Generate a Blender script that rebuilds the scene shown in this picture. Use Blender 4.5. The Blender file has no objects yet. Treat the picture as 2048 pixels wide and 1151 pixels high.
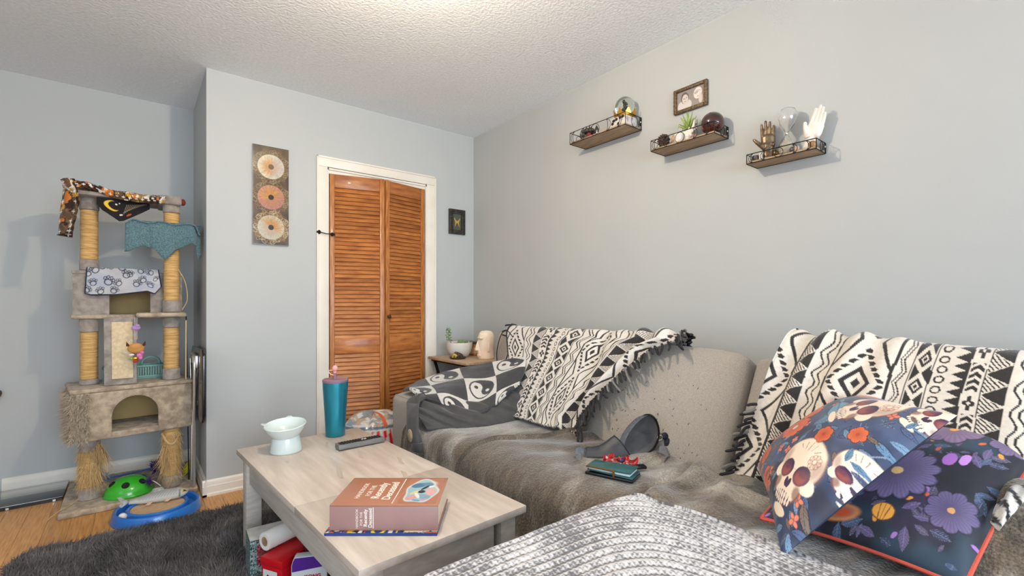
import bpy, bmesh, math, random
import numpy as np
from mathutils import Vector, Matrix

# ------------------------------------------------------------------ camera, world, lights, exposure
scn = bpy.context.scene
COL = scn.collection
H_CAM, YAW, F_PX = 1.092, 0.6728, 943.92
cam_d = bpy.data.cameras.new('camera')
cam_d.sensor_fit = 'HORIZONTAL'; cam_d.sensor_width = 36.0
cam_d.lens = 36.0 * F_PX / 2048.0
cam_d.shift_y = (608.1 - 575.5) / 2048.0
cam_d.clip_start = 0.02
cam = bpy.data.objects.new('camera', cam_d); COL.objects.link(cam)
cam.location = (0, 0, H_CAM); cam.rotation_euler = (math.pi / 2, 0, -YAW)
scn.camera = cam

world = bpy.data.worlds.new('daylight'); scn.world = world; world.use_nodes = True
bg = world.node_tree.nodes['Background']
bg.inputs[0].default_value = (0.74, 0.86, 1.0, 1); bg.inputs[1].default_value = 1.0

def area_light(name, loc, rot, sx, sy, power, col):
    d = bpy.data.lights.new(name, 'AREA'); d.shape = 'RECTANGLE'; d.size = sx; d.size_y = sy
    d.energy = power; d.color = col
    o = bpy.data.objects.new(name, d); COL.objects.link(o); o.location = loc; o.rotation_euler = rot
    return o
# daylight through the window behind the photographer; the left-hand one is an added faint fill
area_light('window_daylight_front', (0.25, -3.63, 1.45), (math.pi / 2, 0, 0), 3.0, 1.5, 172, (0.76, 0.88, 1.0))
area_light('side_fill', (-1.83, 0.9, 1.45), (math.pi / 2, 0, -math.pi / 2), 2.2, 1.5, 6, (0.80, 0.90, 1.0))  # weak fill added from the left

scn.view_settings.view_transform = 'Standard'; scn.view_settings.look = 'None'
scn.view_settings.gamma = 1.0; scn.view_settings.use_curve_mapping = False
scn.view_settings.exposure = 0.14

XR, YC, XC, YL, ZC = 2.143, 3.19, 0.314, 3.954, 2.44
XLEFT, YFRONT = -1.8, -3.6

# ------------------------------------------------------------------ helpers
rnd = random.Random(7)
nr = np.random.RandomState(11)

def c(r, g, b):
    f = lambda x: (x / 255 / 12.92) if x / 255 <= 0.04045 else ((x / 255 + 0.055) / 1.055) ** 2.4
    return (f(r), f(g), f(b))
def c4(t): return (t[0], t[1], t[2], 1.0)

WL = {}
def put(o, name, parent):
    COL.objects.link(o)
    if parent is not None: o.parent = parent
def thing(name, label, cat, loc=(0, 0, 0), group=None, kind=None):
    o = bpy.data.objects.new(name, None); COL.objects.link(o); o.location = loc; o.empty_display_size = 0.05
    WL[o.name] = Vector(loc)
    if label: o['label'] = label
    if cat: o['category'] = cat
    if group: o['group'] = group
    if kind: o['kind'] = kind
    return o
def tag(o, label=None, cat=None, group=None, kind=None):
    if label: o['label'] = label
    if cat: o['category'] = cat
    if group: o['group'] = group
    if kind: o['kind'] = kind
    return o

MATS = {}
def mat(name, col, rough=0.6, metal=0.0, col2=None, vscale=6.0, vlo=0.35, vhi=0.65, bump=0.0, bscale=80.0, stretch=(1, 1, 1),
        sheen=0.0, spec=0.5, coat=0.0, trans=0.0, ior=1.45, emit=None, estr=0.0, vc=False, detail=3.0, bstretch=None, alpha=1.0, perobj=0.0):
    if name in MATS: return MATS[name]
    m = bpy.data.materials.new(name); m.use_nodes = True; MATS[name] = m
    nt = m.node_tree; N = nt.nodes; L = nt.links
    b = N['Principled BSDF']; I = b.inputs
    I['Base Color'].default_value = c4(col); I['Roughness'].default_value = rough; I['Metallic'].default_value = metal
    I['Specular IOR Level'].default_value = spec; I['IOR'].default_value = ior
    if sheen: I['Sheen Weight'].default_value = sheen; I['Sheen Roughness'].default_value = 0.4
    if coat: I['Coat Weight'].default_value = coat; I['Coat Roughness'].default_value = 0.08
    if trans: I['Transmission Weight'].default_value = trans
    if emit: I['Emission Color'].default_value = c4(emit); I['Emission Strength'].default_value = estr
    tc = N.new('ShaderNodeTexCoord')
    src = None
    if vc:
        a = N.new('ShaderNodeAttribute'); a.attribute_name = 'Col'; src = a.outputs['Color']
    if col2 is not None:
        mp = N.new('ShaderNodeMapping'); mp.inputs['Scale'].default_value = stretch
        L.new(tc.outputs['Object'], mp.inputs[0])
        n = N.new('ShaderNodeTexNoise'); n.inputs['Scale'].default_value = vscale; n.inputs['Detail'].default_value = detail
        L.new(mp.outputs[0], n.inputs['Vector'])
        if perobj:
            oi = N.new('ShaderNodeObjectInfo'); ad = N.new('ShaderNodeVectorMath'); ad.operation = 'MULTIPLY_ADD'
            ad.inputs[1].default_value = (17.3, 9.1, 23.7)
            L.new(oi.outputs['Random'], ad.inputs[0]); L.new(mp.outputs[0], ad.inputs[2]); L.new(ad.outputs[0], n.inputs['Vector'])
        r = N.new('ShaderNodeValToRGB'); r.color_ramp.elements[0].position = vlo; r.color_ramp.elements[1].position = vhi
        r.color_ramp.elements[0].color = c4(col); r.color_ramp.elements[1].color = c4(col2)
        L.new(n.outputs['Fac'], r.inputs[0])
        out = r.outputs[0]
        if perobj:
            hv = N.new('ShaderNodeHueSaturation'); mr = N.new('ShaderNodeMapRange')
            mr.inputs['To Min'].default_value = 1 - perobj; mr.inputs['To Max'].default_value = 1 + perobj
            L.new(oi.outputs['Random'], mr.inputs[0]); L.new(mr.outputs[0], hv.inputs['Value']); L.new(out, hv.inputs['Color']); out = hv.outputs[0]
        if src is not None:
            mx = N.new('ShaderNodeMix'); mx.data_type = 'RGBA'; mx.blend_type = 'MULTIPLY'; mx.inputs[0].default_value = 1.0
            L.new(src, mx.inputs[6]); L.new(out, mx.inputs[7]); src = mx.outputs[2]
        else: src = out
    if src is not None: L.new(src, I['Base Color'])
    if bump:
        mp2 = N.new('ShaderNodeMapping'); mp2.inputs['Scale'].default_value = bstretch or (1, 1, 1)
        L.new(tc.outputs['Object'], mp2.inputs[0])
        n2 = N.new('ShaderNodeTexNoise'); n2.inputs['Scale'].default_value = bscale; n2.inputs['Detail'].default_value = 4.0
        L.new(mp2.outputs[0], n2.inputs['Vector'])
        bp = N.new('ShaderNodeBump'); bp.inputs['Strength'].default_value = bump; bp.inputs['Distance'].default_value = 0.004
        L.new(n2.outputs['Fac'], bp.inputs['Height']); L.new(bp.outputs[0], I['Normal'])
    return m

def rot_to(d):
    return Vector(d).normalized().to_track_quat('Z', 'Y').to_matrix()

class MB:
    """collects shapes; build() makes ONE mesh object of them"""
    def __init__(s): s.v = []; s.f = []; s.n = 0
    def add(s, V, F, M=None):
        V = np.asarray(V, float)
        if M is not None:
            M = np.array(M)
            V = V @ M[:3, :3].T + (M[:3, 3] if M.shape[0] == 4 else 0)
        s.v.append(V); k = s.n
        s.f.extend([tuple(int(i) + k for i in q) for q in F]); s.n += len(V); return s
    def box(s, a, b, M=None):
        x0, y0, z0 = a; x1, y1, z1 = b
        V = [(x0, y0, z0), (x1, y0, z0), (x1, y1, z0), (x0, y1, z0), (x0, y0, z1), (x1, y0, z1), (x1, y1, z1), (x0, y1, z1)]
        return s.add(V, [(0, 3, 2, 1), (4, 5, 6, 7), (0, 1, 5, 4), (1, 2, 6, 5), (2, 3, 7, 6), (3, 0, 4, 7)], M)
    def cbox(s, ctr, size, M=None):
        h = [x / 2 for x in size]
        return s.box([-h[0] + ctr[0], -h[1] + ctr[1], -h[2] + ctr[2]], [h[0] + ctr[0], h[1] + ctr[1], h[2] + ctr[2]], M)
    def tube(s, pts, r, n=8, closed=False, caps=True, flat=1.0):
        P = [Vector(p) for p in pts]; m = len(P)
        R = [r] * m if np.isscalar(r) else list(r)
        V = []; prev = None
        for i in range(m):
            if closed: t = P[(i + 1) % m] - P[(i - 1) % m]
            else: t = P[min(i + 1, m - 1)] - P[max(i - 1, 0)]
            if t.length < 1e-9: t = Vector((0, 0, 1))
            t.normalize()
            if prev is None:
                u = t.orthogonal().normalized()
            else:
                u = prev - t * prev.dot(t)
                u = u.normalized() if u.length > 1e-6 else t.orthogonal().normalized()
            prev = u; w = t.cross(u)
            for k in range(n):
                a = 2 * math.pi * k / n
                V.append(P[i] + (u * math.cos(a) + w * math.sin(a) * flat) * R[i])
        F = []
        for i in range(m if closed else m - 1):
            j = (i + 1) % m
            for k in range(n):
                l = (k + 1) % n
                F.append((i * n + k, i * n + l, j * n + l, j * n + k))
        if caps and not closed:
            F.append(tuple(range(n))[::-1]); F.append(tuple((m - 1) * n + k for k in range(n)))
        return s.add([tuple(v) for v in V], F)
    def lathe(s, prof, n=24, ctr=(0, 0, 0), M=None, sx=1.0, sy=1.0):
        V = []; F = []; m = len(prof)
        for (r, z) in prof:
            for k in range(n):
                a = 2 * math.pi * k / n; V.append((r * math.cos(a) * sx, r * math.sin(a) * sy, z))
        for i in range(m - 1):
            for k in range(n):
                l = (k + 1) % n; F.append((i * n + k, i * n + l, (i + 1) * n + l, (i + 1) * n + k))
        if prof[0][0] > 1e-6: F.append(tuple(range(n))[::-1])
        if prof[-1][0] > 1e-6: F.append(tuple((m - 1) * n + k for k in range(n)))
        V = np.array(V)
        if M is not None:
            M = np.array(M); V = V @ M[:3, :3].T
        return s.add(V + np.array(ctr), F)
    def ball(s, ctr, r, nu=16, nv=10, M=None):
        r = (r, r, r) if np.isscalar(r) else r
        V = [(0, 0, -1)]
        for j in range(1, nv):
            p = -math.pi / 2 + math.pi * j / nv
            for k in range(nu):
                a = 2 * math.pi * k / nu; V.append((math.cos(p) * math.cos(a), math.cos(p) * math.sin(a), math.sin(p)))
        V.append((0, 0, 1)); F = []
        for k in range(nu): F.append((0, 1 + (k + 1) % nu, 1 + k))
        for j in range(nv - 2):
            for k in range(nu):
                l = (k + 1) % nu; a = 1 + j * nu; F.append((a + k, a + l, a + nu + l, a + nu + k))
        a = 1 + (nv - 2) * nu; t = len(V) - 1
        for k in range(nu): F.append((a + k, a + (k + 1) % nu, t))
        V = np.array(V) * np.array(r)
        if M is not None: V = V @ np.array(M)[:3, :3].T
        return s.add(V + np.array(ctr), F)
    def prism(s, poly, O, U, W, depth):
        """2-D outline (counter-clockwise) on the plane O + x U + y W, extruded by depth along U x W"""
        O, U, W = Vector(O), Vector(U), Vector(W); Nn = U.cross(W).normalized() * depth
        n = len(poly); V = [tuple(O + U * x + W * y) for x, y in poly] + [tuple(O + U * x + W * y + Nn) for x, y in poly]
        F = [tuple(range(n))[::-1], tuple(range(n, 2 * n))]
        for i in range(n): j = (i + 1) % n; F.append((i, j, n + j, n + i))
        return s.add(V, F)
    def build(s, name, m, parent=None, bevel=0.0, seg=2, angle=38, smooth=True, flip=False, col=None, loc=None):
        V = np.concatenate(s.v) if s.v else np.zeros((0, 3))
        return mesh_obj(name, V, s.f, m, parent, bevel, seg, angle, smooth, col, loc)

def mesh_obj(name, V, F, m, parent=None, bevel=0.0, seg=2, angle=38, smooth=True, col=None, loc=None):
    V = np.asarray(V, float)
    if parent is not None: base = WL.get(parent.name, Vector((0, 0, 0)))
    elif loc is not None: base = Vector(loc)
    else: base = Vector(((V[:, 0].min() + V[:, 0].max()) / 2, (V[:, 1].min() + V[:, 1].max()) / 2, V[:, 2].min()))
    me = bpy.data.meshes.new(name)
    W = V - np.array(base)
    if isinstance(F, np.ndarray):
        nf, k = F.shape
        me.vertices.add(len(W)); me.vertices.foreach_set('co', W.astype(np.float32).ravel())
        me.loops.add(nf * k); me.loops.foreach_set('vertex_index', F.astype(np.int32).ravel())
        me.polygons.add(nf); me.polygons.foreach_set('loop_start', np.arange(0, nf * k, k, dtype=np.int32))
        me.update(calc_edges=True); me.validate()
    else:
        me.from_pydata([tuple(x) for x in W], [], F); me.update()
    if bevel:
        bm = bmesh.new(); bm.from_mesh(me)
        es = [e for e in bm.edges if len(e.link_faces) == 2 and e.calc_face_angle(0) > 0.5]
        bmesh.ops.bevel(bm, geom=es, offset=bevel, segments=seg, affect='EDGES', profile=0.5, clamp_overlap=True)
        bm.to_mesh(me); bm.free(); me.update()
    if smooth:
        me.shade_smooth()
        try: me.set_sharp_from_angle(angle=math.radians(angle))
        except Exception: pass
    if col is not None:
        a = me.color_attributes.new('Col', 'FLOAT_COLOR', 'POINT')
        cc = np.ones((len(W), 4), np.float32); cc[:, :3] = col; a.data.foreach_set('color', cc.ravel())
    if m is not None: me.materials.append(m)
    o = bpy.data.objects.new(name, me); COL.objects.link(o)
    if parent is not None:
        o.parent = parent; WL[o.name] = Vector(base)
    else:
        o.location = base; WL[o.name] = Vector(base)
    return o

def gridfaces(nu, nv):
    i = np.arange(nu - 1)[:, None] * nv + np.arange(nv - 1)[None, :]
    return np.stack([i, i + nv, i + nv + 1, i + 1], -1).reshape(-1, 4)
def gnormals(P):
    du = np.gradient(P, axis=0); dv = np.gradient(P, axis=1)
    n = np.cross(du, dv); return n / np.maximum(np.linalg.norm(n, axis=-1, keepdims=True), 1e-9)
def cloth(name, P, m, parent=None, col=None, hem=0.006, flip=False, loc=None):
    """grid surface P (nu,nv,3) whose rim turns under by hem, so that the sheet has thickness at its edges"""
    if flip:
        P = P[:, ::-1]
        if col is not None: col = col[:, ::-1]
    N = gnormals(P); Q = np.zeros((P.shape[0] + 2, P.shape[1] + 2, 3)); Q[1:-1, 1:-1] = P
    E = np.pad(P, ((1, 1), (1, 1), (0, 0)), mode='edge'); En = np.pad(N, ((1, 1), (1, 1), (0, 0)), mode='edge')
    msk = np.ones(Q.shape[:2], bool); msk[1:-1, 1:-1] = False
    Q[msk] = (E - En * hem)[msk]
    if col is not None: col = np.pad(col, ((1, 1), (1, 1), (0, 0)), mode='edge').reshape(-1, 3)
    return mesh_obj(name, Q.reshape(-1, 3), gridfaces(*Q.shape[:2]), m, parent, angle=180, col=col, loc=loc)

def _h(ix, iy, s):
    n = (ix * 374761393 + iy * 668265263 + s * 974711) & 0x7fffffff
    n = ((n ^ (n >> 13)) * 1274126177) & 0x7fffffff
    return ((n ^ (n >> 16)) & 0xffff) / 65535.0
def vn(x, y, s=0):
    x = np.asarray(x, float); y = np.asarray(y, float)
    ix = np.floor(x).astype(np.int64); iy = np.floor(y).astype(np.int64); fx = x - ix; fy = y - iy
    fx = fx * fx * fx * (fx * (fx * 6 - 15) + 10); fy = fy * fy * fy * (fy * (fy * 6 - 15) + 10)
    a = _h(ix, iy, s); b = _h(ix + 1, iy, s); d = _h(ix, iy + 1, s); e = _h(ix + 1, iy + 1, s)
    return (a * (1 - fx) + b * fx) * (1 - fy) + (d * (1 - fx) + e * fx) * fy
def fbm(x, y, s=0, o=3):
    r = 0; a = 0.5; t = 0
    for k in range(o): r = r + a * vn(x * 2 ** k, y * 2 ** k, s + k * 7); t += a; a *= 0.5
    return r / t
def sst(a, b, x):
    t = np.clip((x - a) / (b - a), 0, 1); return t * t * (3 - 2 * t)
def path(pts, n):
    """smooth polyline through pts (Catmull-Rom), n samples evenly along its length"""
    P = np.array(pts, float); P = np.vstack([2 * P[0] - P[1], P, 2 * P[-1] - P[-2]]); out = []
    for i in range(1, len(P) - 2):
        for t in np.linspace(0, 1, 24, endpoint=False):
            a, b, d, e = P[i - 1], P[i], P[i + 1], P[i + 2]
            out.append(0.5 * (2 * b + (d - a) * t + (2 * a - 5 * b + 4 * d - e) * t * t + (-a + 3 * b - 3 * d + e) * t ** 3))
    out.append(P[-2]); out = np.array(out)
    s = np.concatenate([[0], np.cumsum(np.linalg.norm(np.diff(out, axis=0), axis=1))])
    q = np.linspace(0, s[-1], n)
    return np.stack([np.interp(q, s, out[:, k]) for k in range(out.shape[1])], 1)
def net(ctrl, nu, nv):
    """smooth surface through a small net of control points"""
    Cn = np.array(ctrl, float)
    rows = np.stack([path(r, nv) for r in Cn])
    return np.stack([path(rows[:, j], nu) for j in range(nv)], 1)
def uvgrid(nu, nv): return np.meshgrid(np.linspace(0, 1, nu), np.linspace(0, 1, nv), indexing='ij')
def blades(name, P, D, w, m, parent=None, col=None, kind='stuff'):
    """thin curved blades: roots P (n,3), growth vectors D (n,3), width w"""
    n = len(P); P = np.asarray(P, float); D = np.asarray(D, float)
    side = np.cross(D, nr.normal(size=(n, 3))); side /= np.maximum(np.linalg.norm(side, axis=1, keepdims=True), 1e-9); side *= w * 0.5
    bend = nr.normal(size=(n, 3)) * np.linalg.norm(D, axis=1, keepdims=True) * 0.22
    V = np.stack([P - side, P + side, P + D * 0.55 + bend * 0.4 + side * 0.8, P + D * 0.55 + bend * 0.4 - side * 0.8, P + D + bend], 1).reshape(-1, 3)
    k = np.arange(n)[:, None] * 5
    F = np.concatenate([k + np.array([[0, 1, 2]]), k + np.array([[0, 2, 3]]), k + np.array([[3, 2, 4]])])
    cc = None if col is None else np.repeat(col, 5, axis=0)
    o = mesh_obj(name, V, F, m, parent, smooth=False, col=cc)
    if kind: o['kind'] = kind
    return o

class Canvas:
    """flat print evaluated on a grid: U right, W up, both 0..1 (aspect = height / width)"""
    def __init__(s, nu, nv, bgc, aspect=1.0):
        s.U, s.W = uvgrid(nu, nv); s.W = s.W * aspect; s.C = np.ones(s.U.shape + (3,)) * np.array(bgc)
    def mix(s, mask, col):
        s.C = s.C * (1 - mask[..., None]) + np.array(col) * mask[..., None]
    def loc(s, x, y, r=0.0):
        dx, dy = s.U - x, s.W - y; k, q = math.cos(r), math.sin(r); return dx * k + dy * q, -dx * q + dy * k
    def ell(s, x, y, a, b, col, r=0.0, soft=0.06, al=1.0):
        X, Y = s.loc(x, y, r); d = np.sqrt((X / a) ** 2 + (Y / b) ** 2); s.mix((1 - sst(1 - soft, 1 + soft, d)) * al, col)
    def ring(s, x, y, a, b, w, col, r=0.0, al=1.0):
        X, Y = s.loc(x, y, r); d = np.abs(np.sqrt((X / a) ** 2 + (Y / b) ** 2) - 1); s.mix((1 - sst(w * 0.5, w, d)) * al, col)
    def rect(s, x0, y0, x1, y1, col): s.mix(((s.U >= x0) & (s.U <= x1) & (s.W >= y0) & (s.W <= y1)).astype(float), col)
    def line(s, x0, y0, x1, y1, w, col, al=1.0):
        dx, dy = x1 - x0, y1 - y0; L2 = dx * dx + dy * dy + 1e-12
        t = np.clip(((s.U - x0) * dx + (s.W - y0) * dy) / L2, 0, 1)
        d = np.hypot(s.U - x0 - t * dx, s.W - y0 - t * dy); s.mix((1 - sst(w * 0.6, w, d)) * al, col)
    def flower(s, x, y, r, n, c1, c2, cc, rr=0.0, inner=0.22):
        X, Y = s.loc(x, y, rr); d = np.hypot(X, Y) / r; a = np.arctan2(Y, X)
        edge = 0.78 + 0.22 * np.abs(np.cos(a * n / 2)) ** 0.6
        msk = 1 - sst(0.94, 1.04, d / edge); line = 0.5 + 0.5 * np.cos(a * n * 4)
        base = np.array(c1) * (1 - 0.35 * line[..., None]) + np.array(c2) * (0.35 * line[..., None])
        base = base * (0.55 + 0.45 * np.clip(d, 0, 1))[..., None] + np.array(c1) * 0.08
        out = (1 - sst(1.02, 1.12, d / edge)); s.mix(out, np.array(c2) * 0.35)
        s.C = s.C * (1 - msk[..., None]) + base * msk[..., None]
        s.mix(1 - sst(inner * 0.8, inner, d), cc)
    def leaf(s, x, y, l, w, r, c1, c2):
        X, Y = s.loc(x, y, r); t = np.clip(X / l, -1, 1); wid = w * (1 - t * t)
        msk = (np.abs(X) < l) * (1 - sst(0.85, 1.0, np.abs(Y) / np.maximum(wid, 1e-5))); s.mix(msk, c1)
        vein = (np.abs(X) < l) * (np.abs(Y) < wid) * ((np.abs(Y) < w * 0.06) | (np.abs(((X + np.abs(Y) * 0.9) / l * 4) % 1 - 0.5) > 0.44))
        s.mix(vein * 0.8, c2); s.ringleaf = None
    def skull(s, x, y, z, r, bone, sh, dark, glow):
        k, q = math.cos(r), math.sin(r)
        T = lambda a, b: (x + (a * k - b * q) * z, y + (a * q + b * k) * z)
        E = lambda a, b, ra, rb, col, rr=0, al=1, soft=.06: s.ell(*T(a, b), ra * z, rb * z, col, r + rr, soft, al)
        E(0, .28, .62, .56, sh); E(0, .3, .585, .53, bone); E(0, -.22, .42, .32, sh); E(0, -.2, .39, .3, bone)
        E(-.42, -.02, .2, .16, bone, .4); E(.42, -.02, .2, .16, bone, -.4)
        E(.3, .52, .2, .16, (min(1, bone[0] * 1.1), min(1, bone[1] * 1.1), min(1, bone[2] * 1.1)), 0, .7, .5)
        for sx in (-1, 1):
            E(sx * .25, .06, .2, .19, dark, sx * .3); E(sx * .25, .02, .15, .13, glow, sx * .3, .85, .4); E(sx * .27, .1, .12, .08, dark, 0, .6, .5)
            E(sx * .34, -.24, .09, .12, sh, sx * .4, .8, .4); E(sx * .48, .28, .1, .2, sh, sx * -.2, .5, .6)
        E(-.045, -.17, .05, .095, dark, .25); E(.045, -.17, .05, .095, dark, -.25)
        E(0, -.42, .3, .1, dark)
        for i in range(7):
            a = (i - 3) * .083; E(a, -.385 + abs(a) * .12, .036, .065, bone); E(a, -.49 + abs(a) * .18, .034, .05, bone)
        E(0, -.62, .27, .085, bone)
        for i in range(5):
            a0 = T(-.3 + .15 * i, .74 - .03 * (i - 2) ** 2); a1 = T(-.2 + .1 * i, .55); s.line(*a0, *a1, .012 * z, sh, .7)
        for i in range(9):
            a = i * .7; p = T(.33 + .1 * math.cos(a), .4 + .1 * math.sin(a)); s.ring(p[0], p[1], .05 * z, .05 * z, .3, glow, 0, .5)

def print_panel(name, cv, O, U, W, m, parent, lift=0.0):
    """flat printed panel built from a Canvas on the plane O + u U + w W (U and W are full edge vectors)"""
    nu, nv = cv.U.shape; u, w = uvgrid(nu, nv)
    P = np.array(O)[None, None] + u[..., None] * np.array(U) + w[..., None] * np.array(W)
    n = np.cross(np.array(U), np.array(W)); n = n / np.linalg.norm(n)
    return mesh_obj(name, (P + n * lift).reshape(-1, 3), gridfaces(nu, nv), m, parent, smooth=False, col=cv.C.reshape(-1, 3))

def text(body, name, O, U, W, size, m, parent, extrude=0.0004, align='LEFT', bold=0.0, spacing=1.0):
    cu = bpy.data.curves.new(name, 'FONT'); cu.body = body; cu.size = size; cu.extrude = extrude; cu.align_x = align
    cu.space_character = spacing; cu.offset = bold; cu.resolution_u = 3
    tmp = bpy.data.objects.new(name, cu); me = bpy.data.meshes.new_from_object(tmp); me.name = name
    bpy.data.objects.remove(tmp); bpy.data.curves.remove(cu); me.materials.clear(); me.materials.append(m)
    o = bpy.data.objects.new(name, me); COL.objects.link(o)
    U = Vector(U).normalized(); W = Vector(W).normalized(); Nn = U.cross(W)
    M = Matrix((U, W, Nn)).transposed().to_4x4(); M.translation = Vector(O) - (WL.get(parent.name, Vector((0, 0, 0))))
    o.parent = parent; o.matrix_local = M
    return o
def arc(ctr, U, W, r, a0, a1, n=20):
    ctr, U, W = Vector(ctr), Vector(U), Vector(W)
    return [ctr + U * (r * math.cos(a0 + (a1 - a0) * i / (n - 1))) + W * (r * math.sin(a0 + (a1 - a0) * i / (n - 1))) for i in range(n)]
X_, Y_, Z_ = Vector((1, 0, 0)), Vector((0, 1, 0)), Vector((0, 0, 1))
# ------------------------------------------------------------------ materials of the room
m_wall = mat('wall_paint', c(180, 183, 183), 0.62, col2=c(184, 187, 186), vscale=1.2, bump=0.08, bscale=220)
m_ceil = mat('stippled_ceiling', c(236, 242, 248), 0.85, col2=c(246, 251, 255), vscale=70, bump=1.0, bscale=75)
m_trim = mat('trim_paint', c(234, 227, 216), 0.4, col2=c(226, 218, 206), vscale=5, bump=0.05, bscale=60)
m_oak = mat('oak_plank', c(190, 128, 66), 0.34, col2=c(222, 168, 100), vscale=11, stretch=(14, 0.8, 3), vlo=0.3, vhi=0.7, perobj=0.1, detail=6.0, bump=0.06, bscale=60, bstretch=(12, 0.6, 1))
m_oakgap = mat('floor_gap', c(128, 84, 42), 0.8)
m_door = mat('stained_pine', c(138, 72, 32), 0.42, col2=c(192, 124, 62), vscale=7, stretch=(1.2, 1.2, 6), vlo=0.25, vhi=0.75, perobj=0.16, coat=0.12)
m_doorv = mat('stained_pine_upright', c(142, 76, 32), 0.4, col2=c(198, 134, 70), vscale=9, stretch=(14, 14, 1.2), vlo=0.3, vhi=0.72, coat=0.15)
m_black = mat('black_iron', c(30, 27, 24), 0.45, 0.6)
m_bronze = mat('antique_bronze', c(70, 55, 38), 0.4, 0.9, col2=c(110, 90, 60), vscale=60)
m_dark = mat('closet_shade', c(52, 40, 32), 0.9)

def S(o, label=None): o['kind'] = 'structure'; return o

# ------------------------------------------------------------------ floor with planks
floor = S(MB().box((XLEFT - .1, YFRONT - .1, -0.06), (XR + .1, YL + .1, -0.013)).build('floor', m_oakgap, smooth=False))
floor['label'] = 'honey oak strip floor'
PW = 0.0915; plank_mesh = {}
def plank(L):
    L = round(L, 2)
    if L not in plank_mesh:
        bm = bmesh.new(); bmesh.ops.create_cube(bm, size=1.0)
        bmesh.ops.scale(bm, vec=(PW - 0.0006, L - 0.0008, 0.0125), verts=bm.verts)
        bmesh.ops.bevel(bm, geom=[e for e in bm.edges], offset=0.0011, segments=1, affect='EDGES')
        me = bpy.data.meshes.new('plank'); bm.to_mesh(me); bm.free(); me.materials.append(m_oak); plank_mesh[L] = me
    return plank_mesh[L]
nrow = int((XR - XLEFT) / PW) + 1
for i in range(nrow):
    x0 = -0.348 + (i - 16) * PW
    if x0 + PW > XR + 0.05 or x0 < XLEFT - 0.06: continue
    cuts = [YFRONT]; y = YFRONT + [0.65, 1.2, 0.4, 0.95, 1.5][i % 5]
    while y < YL - 0.12: cuts.append(round(y, 2)); y += [1.45, 1.6, 1.3][(i * 7 + len(cuts)) % 3]
    cuts.append(YL)
    for a, b in zip(cuts[:-1], cuts[1:]):
        o = bpy.data.objects.new('plank', plank(b - a)); COL.objects.link(o); o.parent = floor
        o.location = Vector((x0 + PW / 2, (a + b) / 2, -0.00625)) - WL[floor.name]

# ------------------------------------------------------------------ walls and ceiling
DX0, DX1, DZ = 0.981, 1.716, 1.99
S(MB().box((XLEFT - .1, YFRONT - .1, ZC), (XR + .1, YL + .1, ZC + 0.08)).build('ceiling', m_ceil, smooth=False), '')
S(MB().box((XLEFT - .1, YL, -0.02), (XR + .1, YL + 0.1, ZC)).build('wall_back', m_wall, smooth=False))
w = MB(); w.box((XC, YC, 0), (DX0, YC + 0.09, ZC)); w.box((DX1, YC, 0), (XR, YC + 0.09, ZC)); w.box((DX0, YC, DZ), (DX1, YC + 0.09, ZC))
S(w.build('wall_closet', m_wall, smooth=False))
S(MB().box((XC, YC + 0.09, 0), (XC + 0.09, YL, ZC)).build('wall_closet_side', m_wall, smooth=False))
S(MB().box((XR, YFRONT, 0), (XR + 0.1, YL, ZC)).build('wall_right', m_wall, smooth=False))
wl = MB(); y0, y1, z0, z1 = -0.25, 2.05, 0.68, 2.22
wl.box((XLEFT - .1, YFRONT, 0), (XLEFT, y0, ZC)); wl.box((XLEFT - .1, y1, 0), (XLEFT, YL, ZC)); wl.box((XLEFT - .1, y0, 0), (XLEFT, y1, z0)); wl.box((XLEFT - .1, y0, z1), (XLEFT, y1, ZC))
S(wl.build('wall_left', m_wall, smooth=False))
wf = MB(); x0, x1 = -1.3, 1.8
wf.box((XLEFT - .1, YFRONT - .1, 0), (x0, YFRONT, ZC)); wf.box((x1, YFRONT - .1, 0), (XR + .1, YFRONT, ZC)); wf.box((x0, YFRONT - .1, 0), (x1, YFRONT, z0)); wf.box((x0, YFRONT - .1, z1), (x1, YFRONT, ZC))
S(wf.build('wall_front', m_wall, smooth=False))
def window(name, O, U, wd, ht):
    t = thing(name, None, None, O, kind='structure')
    f = MB(); O, U = Vector(O), Vector(U); Nn = U.cross(Z_)
    def bar(a, b, c_, d): f.prism([(a, c_), (b, c_), (b, d), (a, d)], O, U, Z_, 0.02)
    bar(-.06, 0, -.06, ht + .06); bar(wd, wd + .06, -.06, ht + .06); bar(0, wd, -.06, 0); bar(0, wd, ht, ht + .06)
    f.build('window_frame', m_trim, t, bevel=0.003)
window('window_1', (x0, YFRONT, z0), (1, 0, 0), x1 - x0, z1 - z0)
window('added_window', (XLEFT, y1, z0), (0, -1, 0), y1 - y0, z1 - z0)  # opening added for the side fill, no such window known

# ------------------------------------------------------------------ baseboards
BP = [(0, 0), (0.02, 0), (0.02, 0.012), (0.015, 0.02), (0.015, 0.056), (0.012, 0.06), (0.012, 0.064), (0.009, 0.08), (0.004, 0.088), (0, 0.09)]
def baseboard(name, a, b, out):
    a, b, out = Vector(a), Vector(b), Vector(out); f = MB(); n = len(BP); L = b - a
    V = [tuple(a + out * p + Z_ * q) for p, q in BP] + [tuple(b + out * p + Z_ * q) for p, q in BP]
    F = [tuple(range(n)), tuple(range(n, 2 * n))[::-1]] + [(i, n + i, n + (i + 1) % n, (i + 1) % n) for i in range(n)]
    f.add(V, F); return S(f.build(name, m_trim, angle=20))
baseboard('baseboard_back', (-0.603, YL, 0), (XC, YL, 0), (0, -1, 0))
baseboard('baseboard_return', (XC, YL, 0), (XC, YC - 0.02, 0), (-1, 0, 0))
baseboard('baseboard_closet', (XC - 0.02, YC, 0), (0.914, YC, 0), (0, -1, 0))
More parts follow.
